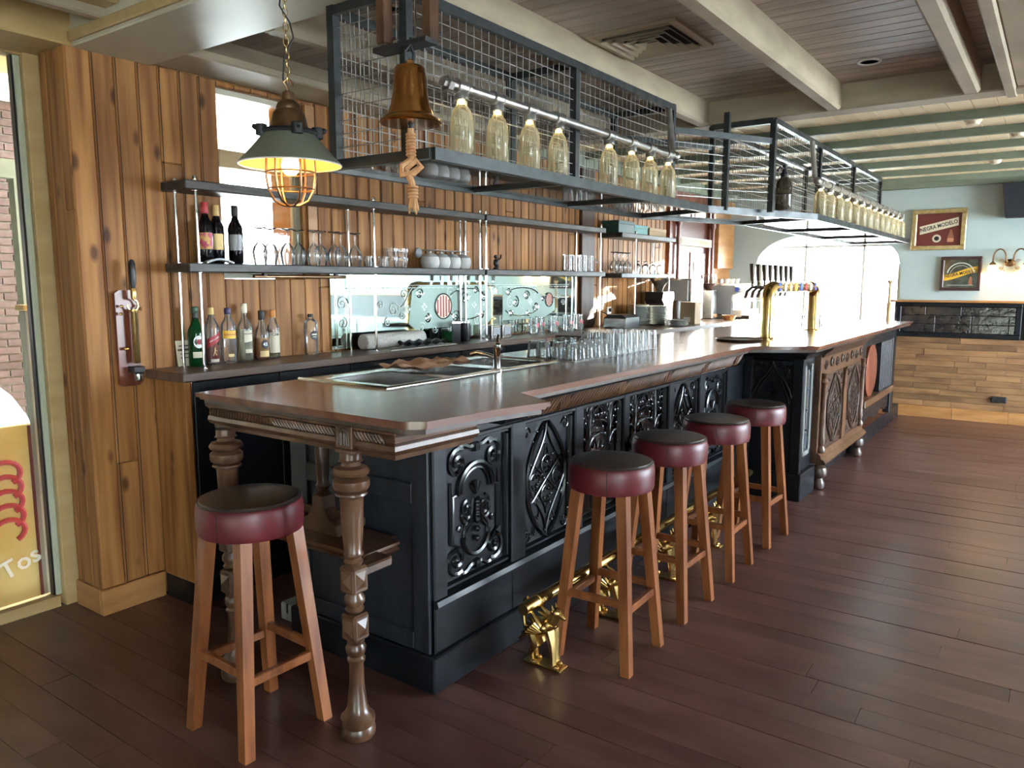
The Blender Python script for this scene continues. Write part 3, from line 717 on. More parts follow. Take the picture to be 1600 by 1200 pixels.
ob('low_shelf', MB().sweep([(-.12,.56),(.02,.56),(.03,.572),(.015,.582),(.03,.59),(.03,.60),(-.12,.60)], [(2.06,2.02),(1.90,2.02),(1.90,2.66),(2.06,2.66)][::-1]).box(1.93, 2.05, .565, 2.10, 2.64, .598), M['oak'], tb)
for yy in (1.93, 2.60): ob('shelf_bracket', MB().chbox(1.77, yy-.028, .565, 1.93, yy+.028, .60, .006).chbox(1.88, min(yy,2.05)-.02, .565, 1.94, max(yy,2.05)+.02, .598, .006), M['oak'], tb, smooth=False)
ob('baluster', MB().lathe([(.028,.74),(.030,.75),(.020,.765),(.030,.785),(.022,.80),(.026,.84),(.028,.92),(.022,.98),(.030,.985),(.024,.995),(.024,1.012)], 16, (1.985,2.33,0)), M['oak'], tb)
ob('scroll_foot', MB().prism([(2.22,.60),(2.235,.64),(2.27,.66),(2.295,.70),(2.30,.745),(2.36,.745),(2.365,.70),(2.39,.66),(2.425,.64),(2.44,.60)], 1.955, 2.015, 'yz'), M['oak'], tb, smooth=False)

# ---- section B of the bar: stands forward of section A
b2 = thing('gothic_bar_pier', 'black bar corner with ogee arch carving behind the last stool', 'bar', (5.62, 1.44, 0))
ob('plinth', MB().chbox(5.60, 1.43, 0, 6.0, 2.40, .20, .006), M['black'], b2, smooth=False)
ob('carcass', MB().box(5.65, 1.47, .20, 6.0, 2.36, 1.11), M['black'], b2, smooth=False)
ob('end_panel', MB().box(5.635, 1.50, .20, 5.66, 1.86, 1.04), M['black'], b2, smooth=False)
for a, b in ((1.445,1.52),(1.82,1.88)): ob('stile', MB().chbox(5.61, a, .20, 5.66, b, 1.06, .006), M['black'], b2, smooth=False)
ob('head_mould', MB().sweep([(0,1.03),(.02,1.04),(.03,1.065),(.06,1.085),(.10,1.095),(.13,1.112),(0,1.112)], [(5.62,1.86),(5.62,1.455),(6.0,1.455)]), M['black'], b2)
P = on_end(1.82, .55, 5.635); g = MB(); wd = .30; c = wd/2
for s in (-1, 1):
    F = lambda pts: [(c+s*u, v) for u, v in pts]
    ptube(g, P, F(bez((0,.46),(.02,.36),(.09,.36),(.145,.20),12)), .012, .006); ptube(g, P, F(bez((0,.42),(.02,.33),(.08,.33),(.125,.16),12)), .007, .004)
    ptube(g, P, F(spiral(.105,.40,.035,0,1.5)), .007, .004); ptube(g, P, F(spiral(.06,.43,.022,90,1.3)), .006, .004); ptube(g, P, F(spiral(.115,.32,.02,0,-1.2)), .006, .004)
    for i in range(9): g.ball(P(c+s*R.uniform(.05,.14), R.uniform(.33,.46), .006), .008, 6, 4)
for (u, v) in ((0,.26),(.02,.23),(-.02,.23),(0,.20),(.03,.26),(-.03,.26),(0,.30),(0,.16)): g.ball(P(c+u, v, .008), .013, 7, 5)
ptube(g, P, [(c,.0),(c,.2)], .008, .004); ptube(g, P, [(0,0),(0,.47),(wd,.47),(wd,0)], .009, .006)
ob('ogee_carving', g, M['carve'], b2)
sg = MB()
for i in range(4): sg.chbox(5.68, 1.452, .36+i*.15, 5.82, 1.475, .50+i*.15, .004)
ob('leaded_strip', sg, mat('grey_leaded_glass', (.10,.13,.16), .15, metal=.6), b2, smooth=False)
ob('strip_frame', MB().chbox(5.655, 1.44, .32, 5.68, 1.48, .99, .004).chbox(5.82, 1.44, .32, 5.85, 1.48, .99, .004).chbox(5.655, 1.44, .32, 5.85, 1.48, .355, .004), mat('pale_worn_edge', (.16,.17,.16), .45), b2, smooth=False)

b3 = thing('brown_carved_front', 'brown oak cupboard front with gothic carving on bun feet built into the bar', 'cupboard', (6.75, 1.42, 0))
ob('body', MB().chbox(6.02, 1.425, .20, 7.50, 1.52, 1.05, .006), M['oak'], b3, smooth=False)
ob('carcass', MB().box(6.02, 1.52, 0, 7.50, 2.36, 1.11), M['black'], b3, smooth=False)
ob('base_mould', MB().sweep([(0,.20),(.06,.20),(.065,.215),(.05,.235),(.03,.245),(.025,.27),(.008,.285),(0,.285)], [(6.02,1.425),(7.52,1.425)]), M['oak'], b3)
ob('top_mould', MB().sweep([(0,1.02),(.012,1.02),(.03,1.05),(.07,1.08),(.09,1.112),(0,1.112)], [(6.02,1.425),(7.52,1.425)]), M['oak_dark'], b3)
for xx in (6.08, 7.44): ob('bun_foot', MB().lathe([(.03,0),(.045,.01),(.05,.04),(.035,.075),(.03,.085),(.06,.11),(.065,.14),(.055,.17),(.03,.185),(.03,.20)], 16, (xx,1.42,0)), M['oak_dark'], b3)
for xx in (6.07, 6.76, 7.45): ob('pilaster', MB().lathe([(.03,.285),(.035,.31),(.02,.34),(.03,.38),(.022,.42),(.022,.80),(.034,.83),(.02,.86),(.032,.90)], 12, (xx,1.41,0)) if xx != 6.76 else MB().prism([(6.70,.29),(6.82,.29),(6.82,.70),(6.80,.74),(6.80,.80),(6.76,.88),(6.72,.80),(6.72,.74),(6.70,.70)], 1.40, 1.43, 'xz'), M['oak'], b3)
for (a, b) in ((6.14,6.68),(6.84,7.38)):
    pan = ob('panel', MB().box(a, 1.412, .30, b, 1.43, .88), M['oak_dark'], b3, smooth=False); P = on_front(a, .30, 1.412); tracery_panel(pan, P, b-a, .58, 'oak_dark')
fr = MB(); P = on_front(6.05, .91, 1.425)
for i in range(8): fr.tube([P(u,v,.004) for u,v in spiral(.10+i*.178,.05,.042,0 if i%2 else 180,1.6)], .009, 5); fr.ball(P(.10+i*.178,.05,.008), .014, 6, 4)
ob('scroll_frieze', fr, M['oak_dark'], b3)

b4 = thing('dark_bar_bay', 'dark fluted end bay of the bar with a round copper mirror window', 'bar', (8.4, 1.46, 0))
ob('carcass', MB().box(7.56, 1.52, .16, 9.32, 2.36, 1.11), M['black'], b4, smooth=False)
ob('kick', MB().chbox(7.54, 1.47, 0, 9.95, 2.30, .16, .005), M['black'], b4, smooth=False)
ob('frame', MB().chbox(7.56, 1.44, .16, 7.74, 1.52, 1.08, .005).chbox(9.16, 1.44, .16, 9.34, 1.52, 1.08, .005).chbox(7.74, 1.44, .98, 9.16, 1.52, 1.08, .005), M['black'], b4, smooth=False)
ob('sill', MB().chbox(7.70, 1.415, .40, 9.20, 1.52, .47, .006), M['oak'], b4, smooth=False)
ob('back_panel', MB().box(7.7, 1.475, .16, 9.2, 1.50, 1.08), mat('copper_mirror', (.30,.15,.10), .08, metal=1.), b4, smooth=False)
place(ob('round_disc', MB().lathe([(.26,0),(.26,.012),(.24,.02),(.001,.03)], 28), M['mahog'], b4), Matrix.Translation((8.15,1.475,.72)) @ Matrix.Rotation(PI/2,4,'X'))
fl = MB()
for i in range(8): fl.chbox(8.52+i*.078, 1.44, .47, 8.57+i*.078, 1.50, .98, .006)
ob('fluting', fl, M['black'], b4, smooth=False)
ob('apron', MB().prism([(7.74,.40),(9.16,.40),(9.16,.24),(9.0,.22),(8.8,.27),(8.45,.21),(8.1,.27),(7.9,.22),(7.74,.24)], 1.46, 1.49, 'xz'), M['black'], b4, smooth=False)

# ---- brass foot rail on winged beasts
fr = thing('brass_foot_rail', 'brass foot rail along the bar carried by winged beast figures', 'foot rail', (2.52, 1.70, 0))
ob('rail', MB().lathe([(.024,2.47),(.026,2.475),(.026,5.28),(.024,5.285)], 18, (0,1.70,.252), 'x'), M['brass'], fr)
for xc in (2.64, 3.12, 3.72, 4.35): ob('collar', MB().lathe([(.0265,-.012),(.031,-.01),(.031,.01),(.0265,.012)], 18, (xc-.06,1.70,.252), 'x'), M['brass'], fr)
def beast(xc):
    yb = 1.64
    g = ob('beast', MB().tube([(xc,yb+.055,.135),(xc,yb+.02,.155),(xc,yb-.02,.175),(xc,yb-.035,.195)], [.026,.034,.036,.026], 10)
        .tube([(xc,yb-.03,.185),(xc,yb-.045,.215),(xc,yb-.05,.235)], [.024,.022,.021], 10)
        .ball((xc,yb-.056,.24), .024, 10, 8, (.9,1.05,1)).tube([(xc,yb-.065,.238),(xc,yb-.088,.228),(xc,yb-.10,.222)], [.017,.012,.007], 8)
        .tube([(xc-.013,yb-.045,.255),(xc-.015,yb-.04,.275)], [.008,.003], 6).tube([(xc+.013,yb-.045,.255),(xc+.015,yb-.04,.275)], [.008,.003], 6)
        .tube([(xc-.018,yb-.03,.165),(xc-.02,yb-.048,.11),(xc-.02,yb-.052,.06),(xc-.02,yb-.055,.018)], [.022,.016,.011,.012], 8)
        .tube([(xc+.018,yb-.03,.165),(xc+.02,yb-.04,.11),(xc+.02,yb-.044,.06),(xc+.02,yb-.047,.018)], [.022,.016,.011,.012], 8)
        .ball((xc-.02,yb-.064,.016), .013, 8, 6, (1,1.4,.8)).ball((xc+.02,yb-.056,.016), .013, 8, 6, (1,1.4,.8))
        .tube([(xc-.018,yb+.05,.13),(xc-.022,yb+.03,.09),(xc-.022,yb+.055,.05),(xc-.022,yb+.05,.016)], [.026,.020,.012,.011], 8)
        .tube([(xc+.018,yb+.05,.13),(xc+.022,yb+.035,.09),(xc+.022,yb+.06,.05),(xc+.022,yb+.055,.016)], [.026,.020,.012,.011], 8)
        .ball((xc-.022,yb+.04,.015), .012, 8, 6, (1,1.5,.8)).ball((xc+.022,yb+.045,.015), .012, 8, 6, (1,1.5,.8))
        .tube([(xc,yb+.07,.13),(xc,yb+.10,.15),(xc,yb+.11,.20),(xc,yb+.10,.26),(xc,yb+.085,.27)], [.012,.010,.009,.008,.010], 8), M['brass'], fr)
    ob('foot_plate', MB().chbox(xc-.033, yb-.095, 0, xc+.033, yb+.09, .011, .003), M['brass'], g, smooth=False)
    for s in (-1, 1):
        wg = MB()
        for i in range(6):
            t = i/5
            wg.tube([(xc+s*.034, yb-.02+.008*i, .165-.004*i), (xc+s*.044, yb+.012+.010*i, .205-.012*i), (xc+s*.036, yb+.045+.012*i, .232-.026*i)], [.007,.011,.005], 6)
        wg.ball((xc+s*.038, yb-.012, .175), .017, 8, 6, (.6,1,1))
        ob('wing', wg, M['brass'], g)
for xc in (2.545, 3.12, 3.72, 4.35): beast(xc)

# ---- bar stools
def make_stool(label):
    t = thing('bar_stool', label, 'bar stool', (0,0,0), 'round leather bar stools', world=False)
    ob('seat', MB().lathe([(.165,.728),(.176,.732),(.180,.745),(.181,.80),(.178,.828),(.172,.838),(.168,.841),(.001,.841)], 40), M['leather'], t)
    ob('seat_top', MB().lathe([(.170,.838),(.166,.847),(.12,.853),(.06,.856),(.001,.857)], 40), M['leather_top'], t)
    ob('piping', MB().tube([(.1715*math.cos(2*PI*i/48), .1715*math.sin(2*PI*i/48), .840) for i in range(48)], .004, 6, True), M['leather_top'], t)
    ob('seam', MB().tube([(-.1812*math.cos(.35),-.1812*math.sin(.35),.735),(-.182*math.cos(.35),-.182*math.sin(.35),.79),(-.179*math.cos(.35),-.179*math.sin(.35),.83)], .0015, 4), M['leather_top'], t)
    ft, tp = .162, .103
    for i in (-1,1):
        for j in (-1,1): ob('leg', MB().taper((i*ft,j*ft,0), (i*tp,j*tp,.732), .0195, .0195, .0225, .0225), M['stoolleg'], t, smooth=False)
    for (i, j, z0) in ((0,-1,.255),(0,1,.255),(-1,0,.285),(1,0,.285)):
        q = ft+(tp-ft)*z0/.732
        ob('stretcher', MB().chbox(-q, j*q-.011, z0-.016, q, j*q+.011, z0+.016, .003) if j else MB().chbox(i*q-.011, -q, z0-.016, i*q+.011, q, z0+.016, .003), M['stoolleg'], t, smooth=False)
    return t
s0 = make_stool('oxblood leather bar stool standing alone in front of the turned table legs')
s0.location = (1.59, 2.25, 0)
s0.rotation_euler = (0,0,math.radians(-2))
for (x, y, a, lb) in ((2.813,1.485,2,'oxblood leather bar stool beside the end of the brass foot rail'), (3.416,1.49,-1,'oxblood leather bar stool in front of the glazed bar bay'),
                   (4.022,1.485,1,'oxblood leather bar stool, third from the end of the brass rail'), (4.67,1.48,-2,'oxblood leather bar stool in front of the ogee arch corner')):
    copy_tree(s0, (x, y, 0), math.radians(a), lb)

# ================================================================== BACK BAR
ZB = 1.16
bk = thing('back_counter', 'long dark walnut counter shelf along the pine wall', 'counter', (2.02, 3.29, 1.12))
ob('top_board', MB().chbox(2.0, 3.29, 1.118, 5.24, 3.625, ZB, .004), M['walnut'], bk, smooth=False)
ob('deep_board', MB().chbox(5.24, 2.85, 1.118, 9.45, 3.625, ZB, .004), M['walnut'], bk, smooth=False)
cbn = thing('back_cabinet_run', 'black back bar cupboards under the walnut counter', 'cabinet', (2.03, 3.33, 0))
ob('body', MB().box(2.062, 3.362, 0, 5.24, 3.612, 1.118), M['black'], cbn, smooth=False)
ob('kick_board', MB().box(2.035, 3.345, 0, 5.24, 3.37, .12).box(2.035, 3.345, 0, 2.06, 3.598, .12), M['black'], cbn, smooth=False)
ob('wood_end_panel', MB().chbox(2.03, 3.335, .12, 2.062, 3.598, 1.118, .004), M['pine'], cbn, smooth=False)
ob('edge_strip', MB().box(2.062, 3.33, .12, 2.068, 3.345, 1.118), M['steel'], cbn, smooth=False)
x = 2.075
for w in (.50, .50, .42, .60, .52, .58):
    ob('door', MB().chbox(x+.003, 3.335, .13, x+w-.003, 3.362, 1.11, .003), M['black'], cbn, smooth=False); x += w
cb2 = thing('under_counter_fridges', 'steel framed under counter units with white racks beyond the tumblers', 'cabinet', (7.3, 2.9, 0))
ob('body', MB().box(5.26, 3.1, 0, 9.40, 3.62, 1.118).box(5.26, 2.9, 0, 9.4, 3.1, .12), M['black'], cb2, smooth=False)
for xx in (5.28, 6.25, 7.25, 8.3, 9.36): ob('post', MB().chbox(xx-.02, 2.87, .12, xx+.02, 3.1, 1.118, .003), M['steel'], cb2, smooth=False)
ob('rail', MB().box(5.28, 2.87, .96, 9.36, 2.89, .985), M['steel'], cb2, smooth=False)
for xx in (5.5, 5.85, 6.45, 6.85, 7.5, 7.95, 8.5, 8.95):
    ob('rack_drawer', MB().chbox(xx-.14, 2.89, 1.0, xx+.16, 3.1, 1.07, .006).box(xx-.10, 2.88, 1.06, xx+.1, 2.90, 1.085), M['white'], cb2, smooth=False)
ob('lower_panel', MB().box(5.3, 2.89, .12, 9.34, 2.91, .955), M['steel'], cb2, smooth=False)

# ---- plank shelves on chrome rods
def shelf_unit(name, label, planks, rods, parent_loc):
    t = thing(name, label, 'shelf', parent_loc)
    for (x0, x1, z0, y0) in planks:
        m = MB().chbox(x0, y0, z0, x1, 3.612, z0+.044, .005); ob('plank', m, M['plank'], t, smooth=False)
    for (x, y, z0, z1) in rods:
        r = ob('rod', MB().lathe([(.0075,z0),(.0075,z1)], 10, (x,y,0)), M['chrome'], t)
        fl = MB()
        for zz in (z0, 1.632, 1.674, 2.022, 2.066): fl.lathe([(.018,zz-.003),(.018,zz+.003)], 10, (x,y,0)) if z0-.01 <= zz <= z1+.01 else None
        fl.lathe([(.012,z1),(.012,z1+.012),(.004,z1+.018)], 8, (x,y,0)); ob('flange', fl, M['chrome'], r)
    return t
shelf_unit('plank_shelves', 'two dark sleeper plank shelves on chrome rods along the back wall', [(2.13,4.455,1.63,3.40),(4.475,6.26,1.63,3.40),(2.13,4.455,2.02,3.40),(4.475,6.26,2.02,3.40)],
    [(2.20,3.43,ZB,2.075),(2.19,3.59,ZB,2.075),(3.38,3.43,ZB,2.075),(3.32,3.59,ZB,2.075),(4.43,3.43,ZB,2.075),(4.50,3.43,ZB,2.075),(4.40,3.59,ZB,2.075),(4.46,3.59,ZB,2.075),(6.21,3.43,ZB,2.075),(6.05,3.59,ZB,2.075)], (2.13,3.5,ZB))
shelf_unit('coffee_shelves', 'short two tier plank shelf over the plates and coffee grinder', [(6.50,7.72,1.62,3.36),(6.50,7.72,1.995,3.36)], [(6.86,3.40,ZB,2.055),(7.66,3.40,ZB,2.055),(7.66,3.59,ZB,2.055)], (7.1,3.5,ZB))
lb_ = thing('strip_light', 'slim dark tube fixed beneath the plank shelf near the window', 'light', (2.85, 3.5, 1.61))
ob('tube', MB().lathe([(.010,2.56),(.011,2.565),(.011,3.20),(.010,3.205)], 12, (0,3.50,1.612), 'x'), M['bronze'], lb_); ob('clip', MB().box(2.62,3.49,1.612,2.64,3.51,1.631).box(3.12,3.49,1.612,3.14,3.51,1.631), M['iron'], lb_, smooth=False)
fb = thing('grey_step_block', 'small grey block lying on the aisle floor behind the table legs', 'block', (2.30, 2.86, 0))
ob('block', MB().chbox(2.19,2.76,0,2.42,2.90,.085,.006), M['greywood'], fb, smooth=False); ob('slot', MB().box(2.187,2.845,.04,2.193,2.855,.086), M['dark'], fb, smooth=False)
# ---- etched mirror
em = thing('etched_mirror', 'long etched pub mirror with frosted scrolls behind the back counter', 'mirror', (4.5, 3.615, ZB))
ob('mirror_plate', MB().box(3.18, 3.607, ZB+.012, 6.10, 3.617, 1.628), M['mirror'], em, smooth=False)
ft = MB()
def fpoly(pts): ft.prism(pts, 3.6045, 3.6068, 'xz')
fpoly([(3.86,1.30),(3.92,1.26),(4.74,1.26),(4.80,1.30),(4.80,1.50),(4.74,1.56),(3.98,1.56),(3.90,1.52)])
fpoly([(4.95,1.28),(5.55,1.28),(5.72,1.34),(5.72,1.44),(5.50,1.47),(5.40,1.55),(4.95,1.55)])
ob('frosted_field', ft, M['frost'], em, smooth=False)
ln = MB(); P = on_front(0, 0, 3.6045)
def e2(path, r=.0035): ptube(ln, P, path, r, 0, 4)
e2([(3.3,1.56),(5.95,1.56)], .002); e2([(3.3,1.545),(5.95,1.545)], .0015)
x = 3.32
while x < 5.95: e2(arc(x, 1.553, .014, 200, 340, 5), .002); x += .05
for (cx, cz, r, a, s) in ((3.72,1.40,.05,0,1.6),(3.60,1.43,.03,180,-1.5),(3.66,1.32,.03,90,1.5),(3.82,1.50,.035,0,1.5),(3.80,1.36,.03,0,-1.5),(4.30,1.50,.05,0,1.5),(4.52,1.50,.05,180,-1.5),(4.62,1.30,.05,90,1.4),(3.99,1.27,.04,0,1.5),(4.13,1.25,.03,0,-1.5),(5.05,1.42,.05,90,1.5),(5.22,1.34,.05,0,-1.5),(5.78,1.46,.035,0,1.5),(5.86,1.40,.03,180,-1.5),(5.40,1.50,.035,0,1.5),(3.27,1.45,.05,0,1.6),(3.27,1.33,.04,90,-1.6)):
    e2(spiral(cx, cz, r, a, s))
for (cx, cz) in ((3.85,1.40),(4.02,1.41),(4.58,1.41),(4.72,1.41),(5.34,1.42),(5.60,1.40)):
    for q in range(4): ln.ball(P(cx+.018*math.cos(q*PI/2), cz+.018*math.sin(q*PI/2), 0), .012, 6, 4, (1,.25,1))
e2(bez((3.76,1.40),(3.86,1.44),(3.84,1.50),(3.90,1.54)), .004); e2(bez((5.55,1.47),(5.65,1.48),(5.70,1.44),(5.95,1.45)), .004)
ob('scroll_lines', ln, M['frost_line'], em)
ln2 = MB(); Pm = on_front(0, 0, 3.6035)
for (cx, cz, r, a, s_) in ((3.97,1.50,.04,0,1.5),(4.05,1.33,.035,90,-1.5),(4.36,1.33,.05,0,1.5),(4.47,1.46,.055,200,-1.4),(4.60,1.52,.03,0,1.5),(4.70,1.47,.04,90,1.5),(4.66,1.34,.035,0,-1.4),(4.40,1.53,.025,0,1.5),(5.02,1.50,.035,0,1.5),(5.12,1.42,.05,90,-1.5),(5.28,1.47,.045,0,1.5),(5.42,1.38,.045,180,1.5),(5.05,1.33,.03,0,1.4),(5.30,1.33,.03,0,-1.4),(5.52,1.44,.025,0,1.4)):
    ptube(ln2, Pm, spiral(cx, cz, r, a, s_), .006, 0, 5); ln2.ball(Pm(cx, cz, 0), .014, 8, 5, (1,.3,1))
for (a0, b0, c0) in ((4.30,4.70,1.36),(4.98,5.45,1.36)):
    ptube(ln2, Pm, bez((a0,c0),(a0+.1,c0-.07),(b0-.1,c0-.07),(b0,c0),16), .006, 0, 5); ptube(ln2, Pm, bez((a0,c0+.13),(a0+.1,c0+.19),(b0-.1,c0+.19),(b0,c0+.13),16), .006, 0, 5)
ob('clear_scrolls', ln2, M['mirror'], em)
for (cx, cz, r, mt) in ((4.22,1.41,.085,'offwhite'),(5.62,1.43,.055,'offwhite')):
    md = ob('medallion', MB().prism(arc(cx, cz, r, 0, 360, 24)[:-1], 3.600, 3.6046, 'xz'), M[mt], em, smooth=False)
    st = MB()
    for k in range(-2, 3):
        hh = math.sqrt(max(0, (r*.92)**2-(k*r*.36)**2)); st.box(cx+k*r*.36-r*.08, 3.598, cz-hh, cx+k*r*.36+r*.08, 3.6002, cz+hh)
    ob('stripes', st, M['red'], md, smooth=False)
    ob('ring', MB().tube([(x, 3.599, z) for x, z in arc(cx, cz, r*1.05, 0, 360, 28)[:-1]], .005, 5, True), M['dark'], md)

# ================================================================== BOTTLES AND GLASSES
CAMA = lambda x, y: math.atan2(-y, -x)
def label_mesh(r, z0, z1, a0, half, c=(0,0), slant=0., n=10):
    m = MB(); vs = []; fs = []
    for i in range(n+1):
        t = -1+2*i/n; a = a0+half*t; sl = slant*t
        vs += [(c[0]+r*math.cos(a), c[1]+r*math.sin(a), z0+sl), (c[0]+r*math.cos(a), c[1]+r*math.sin(a), z1+sl)]
    for i in range(n): fs.append((2*i, 2*i+2, 2*i+3, 2*i+1))
    return m.add(vs, fs)
def wrap_text(st, size, r, zc, a0, c=(0,0), slant=0.):
    m = text_shape(st, size, .0002, True)
    m.v = [(c[0]+(r+z)*math.cos(a0+x/r), c[1]+(r+z)*math.sin(a0+x/r), zc+y+slant*x/r) for x, y, z in m.v]; return m
def oval_label(r, zc, a0, w, h, n=16):
    vs = [(r*math.cos(a0), r*math.sin(a0), zc)]; fs = []
    for i in range(n):
        t = 2*PI*i/n; a = a0+w*math.cos(t)/r; vs.append((r*math.cos(a), r*math.sin(a), zc+h*math.sin(t)))
    for i in range(n): fs.append((0, 1+i, 1+(i+1) % n))
    return MB().add(vs, fs)
def bottle(label, x, y, z, r, hb, hs, rn, ht, glassm, capm, cap_h=.035, liquid=None, lv=0, group='liquor bottles on the back counter', name='liquor_bottle'):
    t = thing(name, label, 'bottle', (x, y, z), group, world=False)
    prof = [(.001,.004),(r*.85,.001),(r,.010),(r,hb),(r*.93,hb+(hs-hb)*.25),(r*.62,hb+(hs-hb)*.65),(rn*1.15,hs),(rn,hs+.01),(rn,ht-cap_h*.6)]
    ob('glass_body', MB().shell(prof, 24), glassm, t)
    ob('cap', MB().lathe([(rn*1.15,ht-cap_h),(rn*1.25,ht-cap_h+.002),(rn*1.2,ht-.003),(rn*1.05,ht)], 16), capm, t)
    if liquid: ob('liquid', MB().lathe([(r*.80,.008),(r*.94,.014),(r*.94,min(lv,hb)),(.001,min(lv,hb))], 20), liquid, t)
    return t
A = CAMA(2.3, 3.56)
b = bottle('green vermouth bottle with a round white label beside the chrome rod', 2.235, 3.545, ZB, .039, .165, .235, .0145, .300, M['glass_green'], M['cap_green'], .03, M['glass_green'], .15)
ob('round_label', oval_label(.0398, .125, A+.35, .026, .032), M['white'], b); ob('label_band', label_mesh(.0398,.045,.075,A+.3,.75), M['offwhite'], b)
ob('lettering', wrap_text('MARTINI', .0115, .0404, .125, A+.35), M['ink'], b); ob('red_disc', oval_label(.0402, .125, A+.35, .012, .014), M['red'], b)
ob('neck_foil', MB().lathe([(.0155,.245),(.0155,.272)], 16), M['ink'], b)
b = bottle('whisky bottle with a slanted red label behind the chrome rod', 2.345, 3.575, ZB, .037, .185, .245, .013, .292, M['glass'], M['goldlabel'], .035, M['redliq'], .10)
ob('slanted_label', label_mesh(.0378,.105,.150,A+.3,1.1,slant=.022), M['red'], b); ob('lettering', wrap_text('RED LABEL', .011, .0384, .13, A+.35, slant=.02), M['white'], b)
ob('foot_label', label_mesh(.0378,.012,.028,A+.3,.6), M['offwhite'], b)
ob('walking_figure', MB().ball((0,0,0),.004,6,5).tube([(0,0,-.004),(0,-.002,-.022)],.004,6).tube([(0,-.002,-.02),(0,-.010,-.040)],.0025,5).tube([(0,-.002,-.02),(0,.008,-.038)],.0025,5).tube([(0,0,-.008),(0,.010,-.016)],.002,5).rotz(A+.3).move(.039*math.cos(A+.3),.039*math.sin(A+.3),.085), M['goldlabel'], b)
b = bottle('clear gin bottle with an orange and yellow label', 2.425, 3.55, ZB, .038, .195, .240, .014, .288, M['glass'], mat('violet_cap', (.03,.02,.09), .35), .032)
ob('label', label_mesh(.0387,.130,.172,A+.2,1.0), M['yellow'], b); ob('lettering', wrap_text("GORDON'S", .014, .0393, .150, A+.3), M['red'], b); ob('foot_label', label_mesh(.0387,.035,.050,A+.3,.4), M['goldlabel'], b)
b = bottle('clear rum bottle with a tilted white label', 2.54, 3.57, ZB, .040, .175, .235, .0135, .308, M['glass'], M['offwhite'], .05, M['hazy'], .17)
ob('label', label_mesh(.0408,.105,.165,A+.45,.6,slant=.004), M['offwhite'], b); ob('lettering', wrap_text('BACARDI', .0115, .0414, .148, A+.45), M['ink'], b); ob('foot_label', label_mesh(.0408,.045,.066,A+.45,.5), M['offwhite'], b)
b = bottle('amber liqueur bottle with a round black number label', 2.64, 3.56, ZB, .038, .135, .205, .0135, .268, M['glass'], M['ink'], .05, M['amber'], .12)
ob('round_label', oval_label(.0388, .085, A+.4, .022, .026), M['ink'], b); ob('lettering', wrap_text('43', .026, .0394, .085, A+.4), M['white'], b); ob('foot_label', label_mesh(.0388,.018,.05,A+.35,.7), M['goldlabel'], b)
b = bottle('pale yellow label bottle with an orange cap beside the amber bottle', 2.735, 3.585, ZB, .033, .165, .215, .0135, .268, M['glass'], mat('orange_cap', (.55,.22,.05), .4), .04, M['hazy'], .05)
ob('label', label_mesh(.0337,.03,.145,A+.3,1.0), M['offwhite'], b); ob('lettering', wrap_text('CAM', .020, .0343, .132, A+.35), M['ink'], b)
b = bottle('clear plastic water bottle with a dark round label by the etched mirror', 2.985, 3.565, ZB, .040, .185, .215, .014, .238, M['glass'], M['ink'], .018, group='bottles of water', name='water_bottle')
b['group'] = ''; del b['group']
ob('label', oval_label(.0408, .115, A+.4, .026, .028), M['ink'], b); ob('label_bars', label_mesh(.0413,.117,.124,A+.4,.38).add(*(lambda q: (q.v, q.f))(label_mesh(.0413,.104,.108,A+.4,.25))), M['offwhite'], b)
sg = thing('card_sign', 'small pale printed card leaning behind the green bottle', 'sign', (2.20, 3.595, ZB))
ob('card', MB().prism([(2.165,ZB),(2.245,ZB),(2.235,ZB+.13),(2.155,ZB+.13)], 3.600, 3.604, 'xz'), M['offwhite'], sg, smooth=False)
ob('print_lines', MB().box(2.172,3.598,ZB+.10,2.225,3.6002,ZB+.106).box(2.165,3.598,ZB+.078,2.232,3.6002,ZB+.088).box(2.18,3.598,ZB+.06,2.226,3.6002,ZB+.065).box(2.18,3.598,ZB+.04,2.225,3.6002,ZB+.045), M['oak'], sg, smooth=False)
# wine bottles on the middle shelf
ZS = 1.675
rm = thing('ribbed_mat', 'curled grey ribbed mat in front of the wine bottles', 'mat', (2.30,3.43,ZS)); rmm = MB()
for i in range(14): rmm.tube([(2.24+i*.011,3.415,ZS+.004+.016*math.sin(PI*i/13)),(2.24+i*.011,3.45,ZS+.004+.016*math.sin(PI*i/13))], .006, 6)
ob('ribs', rmm, M['grey'], rm)
for (x, y, lb, foil, lab, hh) in ((2.29,3.50,'dark wine bottle with a pink floral label on the plank shelf','red','pink',.300),(2.375,3.535,'dark wine bottle with a gold label squeezed between two others','goldlabel','goldlabel',.295),
                      (2.335,3.575,'dark wine bottle with a red capsule standing at the back of the group','red','ink',.290),(2.475,3.52,'dark wine bottle with a plain grey label against the bright window','ink','grey',.300)):
    t = bottle(lb, x, y, ZS, .037, .18, .235, .0145, hh, M['glass_wine'], M[foil] if foil != 'ink' else M['ink'], .055, group='wine bottles on the plank shelf', name='wine_bottle')
    a = CAMA(x, y)
    mt = mat('pink_flower_label', (.45,.05,.12), .5, col2=(.60,.35,.10), scale=45, contrast=(.45,.55)) if lab == 'pink' else M[lab]
    ob('label', label_mesh(.0376,.07,.15,a,.95), mt, t)
